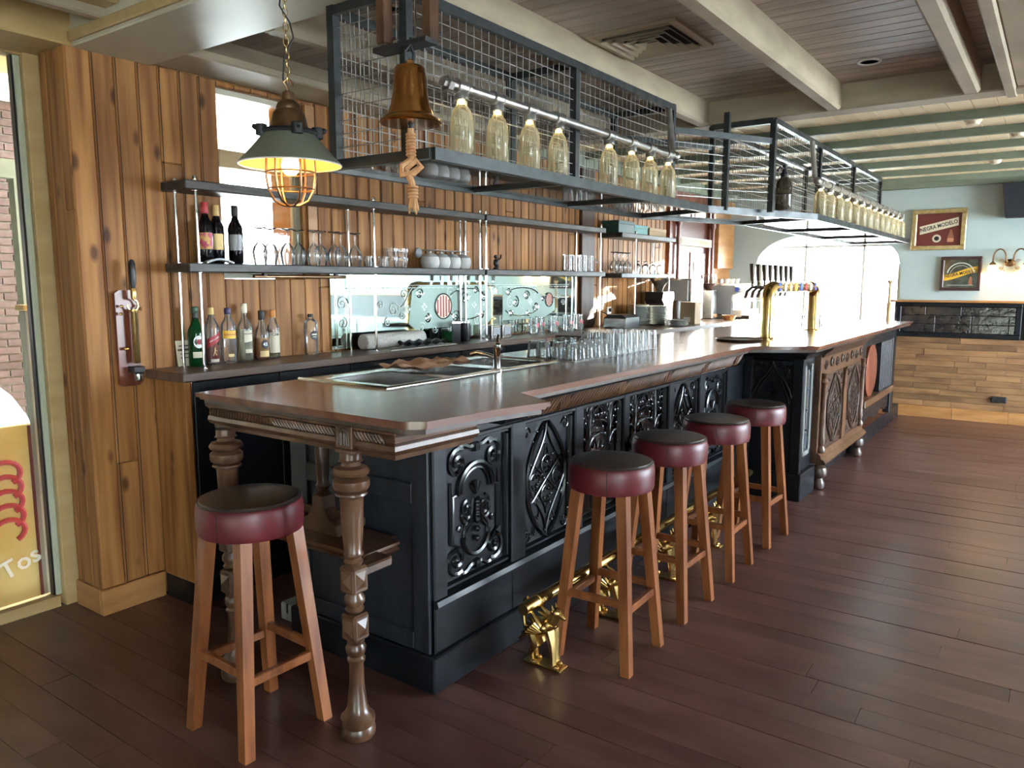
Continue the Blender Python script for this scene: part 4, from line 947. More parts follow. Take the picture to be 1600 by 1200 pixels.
# glass kinds
ORD = ['first','second','third','fourth','fifth','sixth','seventh','eighth','ninth','tenth','eleventh','twelfth','last']
def gobj(prof, n=20): return MB().shell(prof, n)
def glass_kind(name, label, cat, group, parts):
    t = thing(name, label, cat, (0,0,-50), group, world=False)
    for nm, mb, mt in parts: ob(nm, mb, mt, t)
    return t
used = set()
def put(proto, x, y, z, rz=0, label=None):
    if proto.name not in used: used.add(proto.name); proto.location = (x,y,z); proto.rotation_euler = (0,0,rz); o = proto
    else: o = copy_tree(proto, (x,y,z), rz)
    if label: o['label'] = label
    return o
wine = glass_kind('wine_glass', 'wine glass standing upside down on the plank shelf by the window', 'wine glass', 'upturned wine glasses', [
    ('bowl', gobj([(.030,0),(.038,.045),(.040,.07),(.030,.10),(.012,.118),(.006,.128)]), M['glass']), ('stem', MB().lathe([(.0055,.128),(.004,.15),(.005,.188)], 10), M['glass']), ('foot', MB().lathe([(.010,.186),(.034,.195),(.036,.198),(.001,.198)], 20), M['glass'])])
for i, x in enumerate((2.60, 2.69, 2.78, 2.88, 2.965, 3.04, 3.115, 3.195, 3.28)): put(wine, x, 3.49+(.03 if i % 2 else 0), ZS, 0, ORD[i]+' upturned wine glass counting away from the wine bottles')
for (i, x) in enumerate((6.55, 6.64, 6.73, 6.82)): put(wine, x, 3.47, 1.665+.0, 0).__setitem__('label', ORD[i]+' tall wine glass from the open end of the coffee shelf')
small = glass_kind('shot_glass', 'small faceted glass on the plank shelf beside the wine glasses', 'glass', 'small glasses on the plank shelf', [('bowl', gobj([(.001,.006),(.024,.006),(.026,0),(.030,.065)], 10), M['glass'])])
for x, y in ((3.36,3.46),(3.42,3.50),(3.48,3.46),(3.44,3.55)): put(small, x, y, ZS)
stackg = glass_kind('stacked_tumbler', 'clear tumbler in the stack of glasses on the plank shelf', 'glass', 'stacked tumblers on the plank shelf', [('bowl', gobj([(.001,.006),(.026,.006),(.028,0),(.033,.038),(.036,.04),(.037,.062)], 16), M['glass'])])
for x, y in ((3.56,3.46),(3.64,3.47),(3.70,3.50)):
    for q in range(2): put(stackg, x, y, ZS+q*.058)
gob = glass_kind('stone_goblet', 'grey bowl shaped goblet standing upside down on the plank shelf', 'goblet', 'upturned grey goblets', [('bowl', MB().lathe([(.052,0),(.062,.02),(.066,.045),(.060,.075),(.035,.096),(.014,.103)], 24), M['goblet']), ('stem', MB().lathe([(.012,.100),(.009,.112),(.011,.118)], 12), M['goblet']), ('foot', MB().lathe([(.012,.115),(.052,.119),(.054,.123),(.001,.124)], 24), M['goblet'])])
for i, x in enumerate((3.98, 4.095, 4.21, 4.325)): put(gob, x, 3.51, ZS, 0, ORD[i]+' upturned grey goblet counting from the stacked tumblers')
fig = thing('small_figurine', 'small dark metal figurine on the plank shelf by the chrome rods', 'figurine', (4.72,3.50,ZS))
ob('figure', MB().lathe([(.025,ZS),(.022,ZS+.012),(.010,ZS+.02)], 10, (4.72,3.5,0)).ball((4.72,3.5,ZS+.05),.022,8,6,(1,1,1.4)).ball((4.715,3.5,ZS+.095),.016,8,6).tube([(4.70,3.5,ZS+.07),(4.675,3.48,ZS+.05),(4.69,3.47,ZS+.03)],.007,6).tube([(4.74,3.5,ZS+.07),(4.765,3.49,ZS+.09),(4.755,3.48,ZS+.11)],.007,6), M['iron'], fig)
plg = thing('wall_vent_cap', 'small round grey cap on the pine boards above the plank shelf', 'cap', (3.975,3.61,1.78))
place(ob('disc', MB().lathe([(.034,-.006),(.034,0),(.030,.008),(.010,.011),(.001,.011)], 20), M['grey'], plg), Matrix.Translation((3.975,3.612,1.78)) @ Matrix.Rotation(PI/2,4,'X'))
mug = glass_kind('beer_mug', 'clear handled beer mug with a red badge on the back counter', 'beer mug', 'beer mugs on the back counter', [
    ('bowl', gobj([(.001,.012),(.034,.012),(.038,0),(.040,.02),(.037,.14)], 16), M['glass']), ('handle', MB().tube([(.038,0,.115),(.062,0,.112),(.072,0,.085),(.068,0,.05),(.042,0,.030)], .0065, 8), M['glass']), ('badge', oval_label(.0398, .075, -2.0, .017, .019), M['red'])])
for i, (x, y) in enumerate(((5.18,3.46),(5.32,3.50),(5.45,3.44),(5.55,3.52),(5.66,3.42),(5.75,3.50),(5.86,3.44),(5.96,3.52))): put(mug, x, y, ZB, .5, ORD[i]+' handled beer mug from the etched mirror roundel on the back counter')
mug2 = glass_kind('shelf_mug', 'plain beer mug on the far end of the plank shelf', 'beer mug', 'mugs on the plank shelf', [('bowl', gobj([(.001,.012),(.036,.012),(.040,0),(.040,.14)], 16), M['glass']), ('handle', MB().tube([(.040,0,.115),(.064,0,.112),(.074,0,.085),(.070,0,.05),(.042,0,.030)], .006, 8), M['glass'])])
for i, (x, y) in enumerate(((5.72,3.48),(5.86,3.47),(5.98,3.49),(6.11,3.49))): put(mug2, x, y, ZS, -.6, ORD[i]+' plain mug along the far end of the plank shelf')
gcup = glass_kind('shelf_goblet', 'small stemmed glass in the row on the coffee shelf', 'glass', 'small stemmed glasses on the coffee shelf', [('bowl', gobj([(.026,0),(.034,.05),(.030,.08),(.008,.095)], 12), M['glass']), ('foot', MB().lathe([(.006,.095),(.005,.115),(.026,.122),(.001,.123)], 12), M['glass'])])
for i in range(8): put(gcup, 6.98+.085*i, 3.43+.05*(i % 2), 1.665)
# tumblers on the bar
tum = glass_kind('bar_tumbler', 'short faceted tumbler upside down on the bar by the sinks', 'tumbler', 'upturned tumblers on the bar', [('bowl', gobj([(.042,0),(.036,.05),(.033,.085),(.029,.092),(.001,.092)], 12), M['glass']), ('facet_ring', MB().lathe([(.0425,.0),(.0435,.004),(.0425,.008)], 12), M['glass'])])
for r in range(4):
    for c in range(5): put(tum, 3.60+c*.088+(.03 if r % 2 else 0), 2.16+r*.088, ZT)
tall = glass_kind('tall_tumbler', 'tall straight beer tumbler upside down on the bar', 'tumbler', 'upturned tall tumblers on the bar', [('bowl', gobj([(.036,0),(.033,.10),(.031,.118),(.001,.120)], 16), M['glass'])])
for r in range(4):
    for c in range(6): put(tall, 4.12+c*.08, 2.12+r*.08, ZT)
tf = glass_kind('far_tumbler', 'pale tumbler in the group beside the far tap column', 'tumbler', 'tumblers beyond the beer taps', [('bowl', gobj([(.034,0),(.032,.10),(.001,.104)], 12), M['glass'])])
for r in range(2):
    for c in range(5): put(tf, 7.85+c*.085, 1.95+r*.09, ZT)
mt_ = thing('drainer_tray', 'flat steel drainer tray under the upturned tumblers', 'tray', (4.0,2.3,ZT))
ob('sheet', MB().chbox(3.54, 2.10, ZT-.0005, 4.60, 2.48, ZT+.003, .001), M['steel'], mt_, smooth=False)
mt_.location.z += 0
for o in list(bpy.data.objects):
    if o.get('category') == 'tumbler' and o.get('group') != 'tumblers beyond the beer taps': o.location.z = ZT+.003

# ================================================================== THINGS ON THE COUNTERS
sk = thing('steel_sink', 'stainless steel double sink set into the bar top', 'sink', (2.85,2.45,.95))
rim = MB(); zr = ZT+.004
for (a, b, c, d) in ((2.20,2.18,3.50,2.225),(2.20,2.62,3.50,2.72),(2.20,2.225,2.27,2.62),(2.60,2.225,2.67,2.62),(3.0,2.225,3.10,2.62),(3.42,2.225,3.50,2.62)): rim.box(a,b,ZT-.004,c,d,zr)
ob('rim', rim, M['steel'], sk, smooth=False)
ob('raised_edge', MB().sweep([(0,zr-.002),(.006,zr+.006),(.010,zr-.002)], [(2.206,2.186),(3.494,2.186),(3.494,2.714),(2.206,2.714)], True), M['chrome'], sk)
for (a, b) in ((2.27,2.60),(2.67,3.0),(3.10,3.42)):
    ob('basin', MB().box(a,2.225,.96,b,2.62,.965).box(a-.004,2.225,.96,a,2.62,ZT).box(b,2.225,.96,b+.004,2.62,ZT).box(a,2.221,.96,b,2.225,ZT).box(a,2.62,.96,b,2.624,ZT), M['steel'], sk, smooth=False)
fc = thing('mixer_tap', 'chrome swan neck mixer tap standing in front of the sink', 'tap', (2.98,2.205,ZT))
ob('column', MB().lathe([(.028,ZT),(.028,ZT+.008),(.018,ZT+.012),(.017,ZT+.10),(.020,ZT+.105),(.020,ZT+.125),(.012,ZT+.135)], 16, (2.98,2.205,0)), M['chrome'], fc)
ob('spout', MB().tube([(2.98,2.21,ZT+.06),(2.965,2.25,ZT+.075),(2.945,2.30,ZT+.085),(2.93,2.33,ZT+.075)], .011, 10), M['chrome'], fc)
ob('lever', MB().tube([(2.98,2.205,ZT+.13),(2.975,2.20,ZT+.155),(2.965,2.19,ZT+.175)], [.008,.007,.005], 8), M['chrome'], fc)
cl = thing('tea_towel', 'brown checked cloth draped over the sink divider', 'cloth', (2.83,2.52,ZT))
def cloth(x0, x1, y0, y1, zf, n=16):
    vs = []; fs = []
    for i in range(n+1):
        for j in range(n+1):
            x = x0+(x1-x0)*i/n; y = y0+(y1-y0)*j/n; vs.append((x, y, zf(x,y)))
    for i in range(n):
        for j in range(n): q = i*(n+1)+j; fs.append((q, q+1, q+n+2, q+n+1))
    m = MB().add(vs, fs); k = len(vs)
    m.add([(x,y,z-.006) for x,y,z in vs], [f[::-1] for f in fs]); return m
ob('fabric', cloth(2.60,3.06,2.42,2.66, lambda x,y: ZT+.016+.022*math.sin(x*21)**2*(.4+.6*math.sin(y*17)**2)+.014*math.sin(x*9+y*30)**2), M['copper_cloth'], cl)
# beer tower
M['taphandle'] = mat('dark_tap_handle', (.07,.045,.025), .35)
tw = thing('beer_tap_tower', 'brass bridge beer tower with a row of tap handles on the bar', 'beer tap', (6.5,1.79,ZT))
def col(x):
    s = 1 if x < 6.5 else -1
    ob('column', MB().lathe([(.085,ZT),(.085,ZT+.008),(.058,ZT+.014)], 24, (x,1.79,0)).tube([(x,1.79,ZT+.01),(x,1.79,ZT+.30),(x+s*.012,1.79,ZT+.345),(x+s*.045,1.79,ZT+.375),(x+s*.10,1.79,ZT+.385),(x+s*.16,1.79,ZT+.385)], .047, 20), M['brass'], tw)
col(5.84); col(7.16)
ob('bridge', MB().lathe([(.040,5.95),(.040,7.05)], 20, (0,1.79,ZT+.385), 'x'), M['brass'], tw)
for i in range(8):
    x = 5.98+i*.15
    f = ob('faucet', MB().tube([(x,1.79,ZT+.385),(x,1.96,ZT+.385),(x,2.0,ZT+.35),(x,2.01,ZT+.30)], .013, 8).tube([(x,1.96,ZT+.39),(x,1.96,ZT+.45)], .009, 8), M['chrome'], tw)
    ob('handle', MB().taper((x,1.96,ZT+.435),(x,1.965,ZT+.565),.014,.010,.026,.014), M['taphandle'], f, smooth=False)
    place(ob('badge', MB().lathe([(.034,-.006),(.034,.0),(.028,.004),(.001,.004)], 16), M[['blueprint','offwhite','goldlabel','yellow','blueprint','red','offwhite','blueprint'][i]], f), Matrix.Translation((x,1.748,ZT+.385)) @ Matrix.Rotation(PI/2,4,'X'))
tr = thing('drip_tray', 'dark round bar tray lying in front of the near tap column', 'tray', (5.55,1.86,ZT))
ob('tray_body', MB().lathe([(.001,ZT),(.155,ZT),(.17,ZT+.014),(.165,ZT+.016),(.15,ZT+.006),(.001,ZT+.005)], 32, (5.55,1.90,0)), M['oak_dark'], tr)
pst = thing('brass_candle_post', 'slim pale wooden post standing on the far end of the bar', 'post', (9.1,1.50,ZT))
ob('shaft', MB().lathe([(.02,ZT),(.02,ZT+.18),(.026,ZT+.19),(.014,ZT+.21),(.012,ZT+.40),(.024,ZT+.42),(.03,ZT+.44)], 14, (9.1,1.50,0)), M['frame_oak'], pst)
# back counter clutter
bl = thing('jute_roll', 'rolled pale non slip matting lying on the back counter', 'mat', (3.5,3.53,ZB))
ob('roll', MB().lathe([(.045,3.36),(.05,3.365),(.05,3.90),(.045,3.905)], 20, (0,3.53,ZB+.05), 'x'), mat('pale_mesh_matting', (.46,.44,.39), .8, col2=(.60,.58,.52), scale=90, bump=.3), bl)
ob('loose_end', MB().box(3.42,3.34,ZB+.0005,4.05,3.48,ZB+.006), bpy.data.materials['pale_mesh_matting'], bl, smooth=False)
gl = thing('black_gloves', 'crumpled black cloth on the matting of the back counter', 'cloth', (3.75,3.42,ZB))
ob('fabric', cloth(3.62,3.98,3.35,3.48, lambda x,y: ZB+.018+.018*math.sin(x*34+y*20)**2+.012*math.sin(y*60)**2), M['dark'], gl)
for i, (x, hh, mt) in enumerate(((4.14,.085,'glass_green'),(4.24,.13,'dark'),(4.34,.13,'dark'))):
    c = thing('counter_canister', ['green tinted glass jar beside the black canisters','black square canister beside the green jar','black round canister beside the steel boxes'][i], 'canister', (x,3.50,ZB), world=False)
    ob('body', MB().lathe([(.038,0),(.040,.004),(.040,hh)], 18 if i != 1 else 4), M[mt], c); ob('lid', MB().lathe([(.042,hh),(.042,hh+.012),(.02,hh+.016)], 18 if i != 1 else 4), M['steel' if i else 'glass'], c)
for i, x in enumerate((4.60, 4.74)):
    c = thing('steel_holder', ['steel napkin box nearest the black canisters','steel napkin box beside the paired chrome rods'][i], 'box', (x,3.46,ZB), world=False)
    ob('body', MB().chbox(-.055,-.05,0,.055,.05,.105,.004), M['steel'], c, smooth=False); ob('slot', MB().box(-.04,-.052,.03,.04,-.049,.085), M['grey'], c, smooth=False)
# deep counter: radio, plates, grinder, microwave, box, coffee machine
rd = thing('toaster', 'black rounded toaster with a steel end and trailing cable', 'toaster', (6.42,3.28,ZB))
ob('body', MB().prism([(3.18,ZB),(3.40,ZB),(3.40,ZB+.10),(3.36,ZB+.125),(3.22,ZB+.125),(3.18,ZB+.10)], 6.25, 6.52, 'yz'), M['dark'], rd); ob('end_plate', MB().chbox(6.23,3.175,ZB,6.255,3.405,ZB+.10,.01), M['steel'], rd, smooth=False)
ob('cable', MB().tube([(6.50,3.40,ZB+.05),(6.45,3.5,ZB+.13),(6.40,3.56,ZB+.16),(6.45,3.6,ZB+.10),(6.40,3.6,ZB+.02)], .006, 6), M['dark'], rd)
sp = thing('wall_socket', 'white wall socket on the pine boards above the toaster', 'socket', (6.72,3.61,1.30)); ob('plate', MB().chbox(6.68,3.60,1.27,6.76,3.622,1.34,.004), M['white'], sp, smooth=False); ob('plug', MB().lathe([(.018,0),(.018,.03)],12,(6.72,3.575,1.31),'y'), M['dark'], sp)
pl = MB().lathe([(.06,0),(.105,.010),(.106,.013),(.06,.004)], 24).mesh('plate'); pl.materials.append(mat('grey_stoneware', (.42,.44,.40), .35))
for (x, y, n, lb) in ((6.98,3.42,17,'grey stoneware plate in the tall stack near the toaster'),(7.12,3.26,16,'grey stoneware plate in the second tall stack'),(7.02,3.02,5,'grey stoneware plate in the low stack by the grinder')):
    for i in range(n):
        o = bpy.data.objects.new('dinner_plate', pl); COL.objects.link(o); o.location = (x+R.uniform(-.003,.003), y+R.uniform(-.003,.003), ZB+.0115*i); tag(o, lb, 'plate', 'stacks of plates on the deep counter')
cg = thing('coffee_grinder', 'black coffee grinder with a clear hopper beside the plates', 'coffee grinder', (7.43,3.40,ZB))
ob('body', MB().prism([(7.33,ZB),(7.53,ZB),(7.54,ZB+.20),(7.58,ZB+.26),(7.56,ZB+.32),(7.31,ZB+.32),(7.28,ZB+.24),(7.33,ZB+.20)], 3.30, 3.50, 'xz'), M['dark'], cg, smooth=False); ob('hopper', MB().shell([(.03,ZB+.32),(.05,ZB+.37),(.105,ZB+.45),(.105,ZB+.47)], 20, (7.43,3.4,0)), M['glass_dark'], cg)
mw = thing('grey_appliance', 'tall grey steel hot drinks machine behind the cardboard box', 'appliance', (7.95,3.35,ZB))
ob('cabinet', MB().chbox(7.80,3.20,ZB+.02,8.12,3.56,ZB+.46,.008), M['steel'], mw, smooth=False); ob('front_panel', MB().chbox(7.785,3.24,ZB+.22,7.803,3.52,ZB+.44,.004), M['grey'], mw, smooth=False); ob('feet', MB().box(7.82,3.22,ZB,7.86,3.26,ZB+.02).box(8.06,3.22,ZB,8.10,3.26,ZB+.02).box(7.82,3.5,ZB,7.86,3.54,ZB+.02), M['dark'], mw, smooth=False)
cbx = thing('cardboard_box', 'upright brown cardboard box with a white sticker on the counter', 'box', (7.42,3.05,ZB)); ob('carton', MB().chbox(7.34,2.97,ZB,7.50,3.13,ZB+.22,.003), M['card'], cbx, smooth=False); ob('sticker', MB().box(7.338,3.02,ZB+.02,7.341,3.09,ZB+.07), M['white'], cbx, smooth=False)
em_ = thing('espresso_machine', 'steel espresso machine with a dark side panel and cups on top', 'coffee machine', (8.95,3.2,ZB))
ob('body', MB().prism([(2.98,ZB+.02),(3.50,ZB+.02),(3.50,ZB+.40),(3.05,ZB+.40),(2.95,ZB+.30),(3.08,ZB+.26),(3.08,ZB+.10),(2.98,ZB+.10)], 8.75, 9.35, 'yz'), M['steel'], em_, smooth=False); ob('side_panel', MB().prism([(3.10,ZB+.05),(3.48,ZB+.05),(3.48,ZB+.38),(3.08,ZB+.38),(3.0,ZB+.31),(3.10,ZB+.27)], 8.735, 8.752, 'yz'), M['grey'], em_, smooth=False)
ob('drip_grid', MB().box(8.78,2.90,ZB,9.32,3.08,ZB+.04), M['dark'], em_, smooth=False); ob('badge', MB().box(8.73,3.02,ZB+.31,8.736,3.06,ZB+.36), M['blueprint'], em_, smooth=False)
for x in (8.95,9.18): ob('group_head', MB().lathe([(.04,ZB+.20),(.04,ZB+.26)],16,(x,3.02,0)).tube([(x,3.0,ZB+.21),(x-.02,2.88,ZB+.20)],.012,8), M['chrome'], em_)
cup = glass_kind('coffee_cup', 'small white cup on top of the espresso machine', 'cup', 'cups on the espresso machine', [('bowl', MB().shell([(.001,.003),(.022,.003),(.036,.055),(.037,.056)],16), M['white']), ('handle', MB().tube([(.034,0,.045),(.052,0,.042),(.050,0,.02),(.028,0,.018)],.004,6), M['white'])])
for i in range(6): put(cup, 8.82+.09*i, 3.2+.1*(i % 2), ZB+.40, i)
gr2 = thing('tall_grinder', 'pale coffee grinder with a round copper tinted hopper by the espresso machine', 'coffee grinder', (8.55,3.30,ZB)); ob('body', MB().chbox(8.47,3.22,ZB,8.63,3.40,ZB+.33,.01), M['steel'], gr2, smooth=False); ob('hopper', MB().shell([(.03,ZB+.33),(.09,ZB+.41),(.09,ZB+.50),(.07,ZB+.51)],20,(8.55,3.31,0)), M['glass'], gr2); ob('beans', MB().lathe([(.03,ZB+.335),(.084,ZB+.405),(.001,ZB+.41)],16,(8.55,3.31,0)), M['mahog'], gr2)
bk2 = thing('bread_basket', 'small orange wicker basket at the edge of the deep counter', 'basket', (8.35,2.98,ZB)); ob('weave', MB().shell([(.05,ZB),(.075,ZB+.05),(.08,ZB+.055),(.07,ZB+.05),(.045,ZB+.006),(.001,ZB+.006)],16,(8.35,2.98,0)), mat('orange_wicker', (.55,.25,.08), .7, col2=(.68,.36,.14), scale=60), bk2)
for (nm, lb, cat, a, mt) in (('teal_box','dark teal storage box on top of the coffee shelf','box',(6.50,3.40,2.040,6.82,3.58,2.15),'teal'),('green_book_box','turquoise carton beside the teal box on the coffee shelf','box',(6.86,3.42,2.040,7.16,3.58,2.13),'teal'),('brown_carton','flat brown carton at the end of the coffee shelf','box',(7.20,3.42,2.040,7.60,3.58,2.12),'card')):
    t = thing(nm, lb, cat, ((a[0]+a[3])/2,(a[1]+a[4])/2,a[2])); ob('carton', MB().chbox(*a,.004), M[mt] if nm != 'teal_box' else mat('dark_teal', (.01,.05,.045), .4), t, smooth=False); ob('lid_edge', MB().chbox(a[0]-.003,a[1]-.003,a[5]-.03,a[3]+.003,a[4]+.003,a[5]+.003,.003), bpy.data.materials['dark_teal'] if nm == 'teal_box' else M[mt], t, smooth=False)

# ================================================================== HANGING RACK
rk = thing('hanging_rack', 'black steel hanging bottle rack with wire mesh cage over the bar', 'rack', (2.06, 2.04, 2.0))
def bar3(m, p, q, w=.032, h=.032): 
    p, q = Vector(p), Vector(q); d = (q-p).normalized(); up = Vector((0,0,1)) if abs(d.z) < .9 else Vector((1,0,0))
    s = d.cross(up).normalized()*w/2; u = s.normalized().cross(d).normalized()*h/2
    return m.add([p-s-u,p+s-u,p+s+u,p-s+u,q-s-u,q+s-u,q+s+u,q-s+u], [(3,2,1,0),(4,5,6,7),(0,1,5,4),(1,2,6,5),(2,3,7,6),(3,0,4,7)])
z0 = 2.022; zt = 2.575
F = [(2.06,1.80),(4.58,1.80),(5.56,1.405),(9.45,1.405)]     # shelf front
Bk = [(2.06,2.32),(4.75,2.32),(5.75,1.98),(9.45,1.98)]      # shelf back
for (a, b) in list(zip(F, F[1:]))+list(zip(Bk, Bk[1:])): ob('shelf_rail', bar3(MB(), (*a,z0), (*b,z0), .03, .042), M['steel_black'], rk, smooth=False)
for (a, b) in ((F[0],Bk[0]),(F[1],Bk[1]),(F[2],Bk[2]),(F[3],Bk[3]),((2.95,1.80),(2.95,2.32)),((3.8,1.80),(3.8,2.32)),((6.85,1.405),(6.85,1.98)),((8.15,1.405),(8.15,1.98))):
    ob('shelf_cross_rail', bar3(MB(), (*a,z0), (*b,z0), .03, .036), M['steel_black'], rk, smooth=False)
M['rackglass'] = glass('ribbed_shelf_glass', (.55,.57,.52), body=(.35,.36,.32), bw=.22)
for (x0, x1) in ((2.08,2.93),(2.97,3.78),(3.82,4.56)): ob('shelf_glass', MB().box(x0,1.82,z0-.004,x1,2.30,z0+.004), M['rackglass'], rk, smooth=False)
ob('shelf_glass', MB().prism([(4.60,1.81),(5.55,1.43),(5.73,1.96),(4.76,2.30)], z0-.004, z0+.004), M['rackglass'], rk, smooth=False)
for (x0, x1) in ((5.78,6.83),(6.87,8.13),(8.17,9.43)): ob('shelf_glass', MB().box(x0,1.42,z0-.004,x1,1.965,z0+.004), M['rackglass'], rk, smooth=False)
ob('tray_plate', MB().box(2.08,1.80,z0+.017,4.58,1.95,z0+.021).prism([(4.58,1.80),(5.56,1.405),(5.6,1.55),(4.6,1.95)],z0+.017,z0+.021).box(5.56,1.405,z0+.017,9.45,1.55,z0+.021), M['steel_black'], rk, smooth=False)
cA = [(2.085,2.305),(2.085,1.935),(4.32,1.925)]
cB = [(5.02,1.55),(8.50,1.55)]
def post(x, y, za=z0, zb=2.605, w=.034): ob('post', MB().box(x-w/2,y-w/2,za,x+w/2,y+w/2,zb), M['steel_black'], rk, smooth=False)
for (x, y) in ((2.085,2.305),(2.085,1.935),(3.235,1.935),(4.32,1.925),(3.235,2.305),(4.32,2.305),(4.72,1.74),(5.02,1.55),(6.15,1.55),(7.30,1.55),(8.50,1.55),(5.02,1.95),(7.30,1.95),(8.50,1.95)): post(x, y, zb=2.605 if x < 5.01 else 2.59)
def rail(a, b, z=2.585): ob('top_rail', bar3(MB(), (*a,z), (*b,z), .034, .034), M['steel_black'], rk, smooth=False)
for a, b in (((2.085,2.305),(2.085,1.935)),((2.085,1.935),(4.32,1.925)),((2.085,2.305),(4.32,2.305)),((4.32,1.925),(4.32,2.305)),((5.02,1.55),(8.50,1.55)),((5.02,1.95),(8.50,1.95)),((5.02,1.55),(5.02,1.95)),((8.50,1.55),(8.50,1.95)),((3.235,1.935),(3.235,2.305))): rail(a, b)
rail((4.32,1.92),(5.02,1.56),2.46); rail((4.32,2.30),(5.02,1.95),2.46); rail((7.30,1.55),(7.30,1.95))
def mesh_panel(a, b, za, zb, sp=.046, r=.0019):
    m = MB(); a, b = Vector(a), Vector(b); L = (b-a).length; n = max(2, int(L/sp))
    for i in range(1, n): p = a+(b-a)*i/n; m.tube([(p.x,p.y,za),(p.x,p.y,zb)], r, 4)
    k = max(2, int((zb-za)/sp))
    for j in range(1, k): z = za+(zb-za)*j/k; m.tube([(a.x,a.y,z),(b.x,b.y,z)], r, 4)
    ob('wire_mesh', m, M['wire'], rk, smooth=False)
for (a, b, z1) in ((cA[0],cA[1],zt),(cA[1],(3.235,1.935),zt),((3.235,1.935),cA[2],zt),((4.32,1.92),(4.72,1.74),2.45),((4.72,1.74),(5.02,1.55),2.45),((5.02,1.55),(6.15,1.55),zt),((6.15,1.55),(7.30,1.55),zt),((7.30,1.55),(8.5,1.55),zt),((5.02,1.95),(8.5,1.95),zt),((8.5,1.55),(8.5,1.95),zt),((2.1,2.305),(4.32,2.305),zt)):
    mesh_panel(a, b, z0+.02, z1)
# pipe lamps with bottles
def pipe_run(label, xs, y, zp, arm_x, skip=()):
    t = thing('pipe_light', label, 'light', (xs[0]-.07, y, zp))
    ob('pipe', MB().lathe([(.019,xs[0]-.06),(.019,xs[-1]+.06)], 14, (0,y,zp), 'x'), M['pipe'], t)
    pl_ = MB()
    for i, x in enumerate(xs):
        if i in skip: continue
        ob('tee_fitting', MB().lathe([(.019,-.036),(.027,-.034),(.027,-.022),(.024,-.02),(.024,.02),(.027,.022),(.027,.034),(.019,.036)], 14, (x,y,zp), 'x').lathe([(.020,zp-.048),(.027,zp-.046),(.027,zp-.03),(.022,zp-.015)], 14, (x,y,0)), M['pipe'], t)
        ob('lamp', MB().lathe([(.001,zp-.060),(.010,zp-.058),(.010,zp-.046)], 10, (x,y,0)), M['led'], t)
    xe = xs[0]-.06
    ob('end_plug', MB().lathe([(.027,xe-.03),(.027,xe-.004),(.02,xe)], 6, (0,y,zp), 'x').lathe([(.017,xe-.05),(.017,xe-.03)], 6, (0,y,zp), 'x'), M['pipe'], t)
    ob('arm', MB().tube([(arm_x,y,zp),(arm_x,y+.02,zp+.03),(arm_x,y+.05,2.57)], .018, 10).ball((arm_x,y,zp),.028,10,8), M['pipe'], t)
    return t
xa = [2.315,2.54,2.768,2.997,3.225,3.468,3.713,3.935,4.17]
pipe_run('grey iron pipe light over the near row of glass bottles', xa, 1.875, 2.300, 4.27, (4,))
xb = [5.93+.285*i for i in range(13)]
pipe_run('grey iron pipe light over the far row of glass bottles', xb, 1.475, 2.295, 5.83)
zsb = z0+.021
sb = glass_kind('siphon_bottle', 'fluted clear glass siphon bottle hanging under the near iron pipe', 'bottle', 'glass bottles under the near pipe', [
    ('glass_body', gobj([(.001,.004),(.036,.001),(.043,.010),(.0435,.13),(.042,.15),(.034,.175),(.022,.19),(.017,.20),(.017,.215)], 14), M['glass_b']),
    ('flutes', (lambda m: [m.tube([(.0435*math.cos(2*PI*i/14),.0435*math.sin(2*PI*i/14),.012),(.0435*math.cos(2*PI*i/14),.0435*math.sin(2*PI*i/14),.135)], .0016, 4) for i in range(14)] and m)(MB()), M['glass_b'])])
for i, x in enumerate(xa):
    if i != 4: put(sb, x, 1.875, zsb, 0, ORD[i if i < 4 else i-1]+' fluted glass bottle from the bell, under the near iron pipe')
for i, x in enumerate(xb):
    o = put(sb, x, 1.475, zsb); o['group'] = 'glass bottles under the far pipe'; o['label'] = ORD[i]+' fluted glass bottle from the soda siphon in the long far row'
def siphon(label, x, y, s=1.):
    t = thing('soda_siphon', label, 'siphon', (x,y,zsb), world=False)
    ob('glass_body', gobj([(.001,.004),(.045*s,.001),(.052*s,.012),(.053*s,.15*s),(.045*s,.185*s),(.026*s,.205*s),(.018*s,.215*s)], 18), M['glass_dark'], t)
    ob('wire_mesh', MB().lathe([(.0535*s,.10),(.0545*s,.102),(.0535*s,.104)], 18), M['iron'], t)
    ob('head', MB().lathe([(.022*s,.21*s),(.024*s,.235*s),(.014*s,.25*s),(.014*s,.285*s),(.005,.29*s)], 14), M['iron'], t)
    ob('spout', MB().tube([(0,0,.26*s),(-.03*s,.02*s,.27*s),(-.045*s,.03*s,.25*s)], .008*s, 8), M['iron'], t)
    ob('lever', MB().tube([(0,0,.275*s),(.03*s,-.025*s,.27*s),(.055*s,-.045*s,.255*s)], [.008*s,.007*s,.005*s], 8), M['iron'], t)
siphon('dark soda siphon with lever standing at the bend of the rack', 5.17, 1.515, 1.0)
siphon('smaller dark soda siphon behind the near iron pipe', 3.24, 1.99, .85)
for x in (4.05, 4.55, 4.85):
    pass

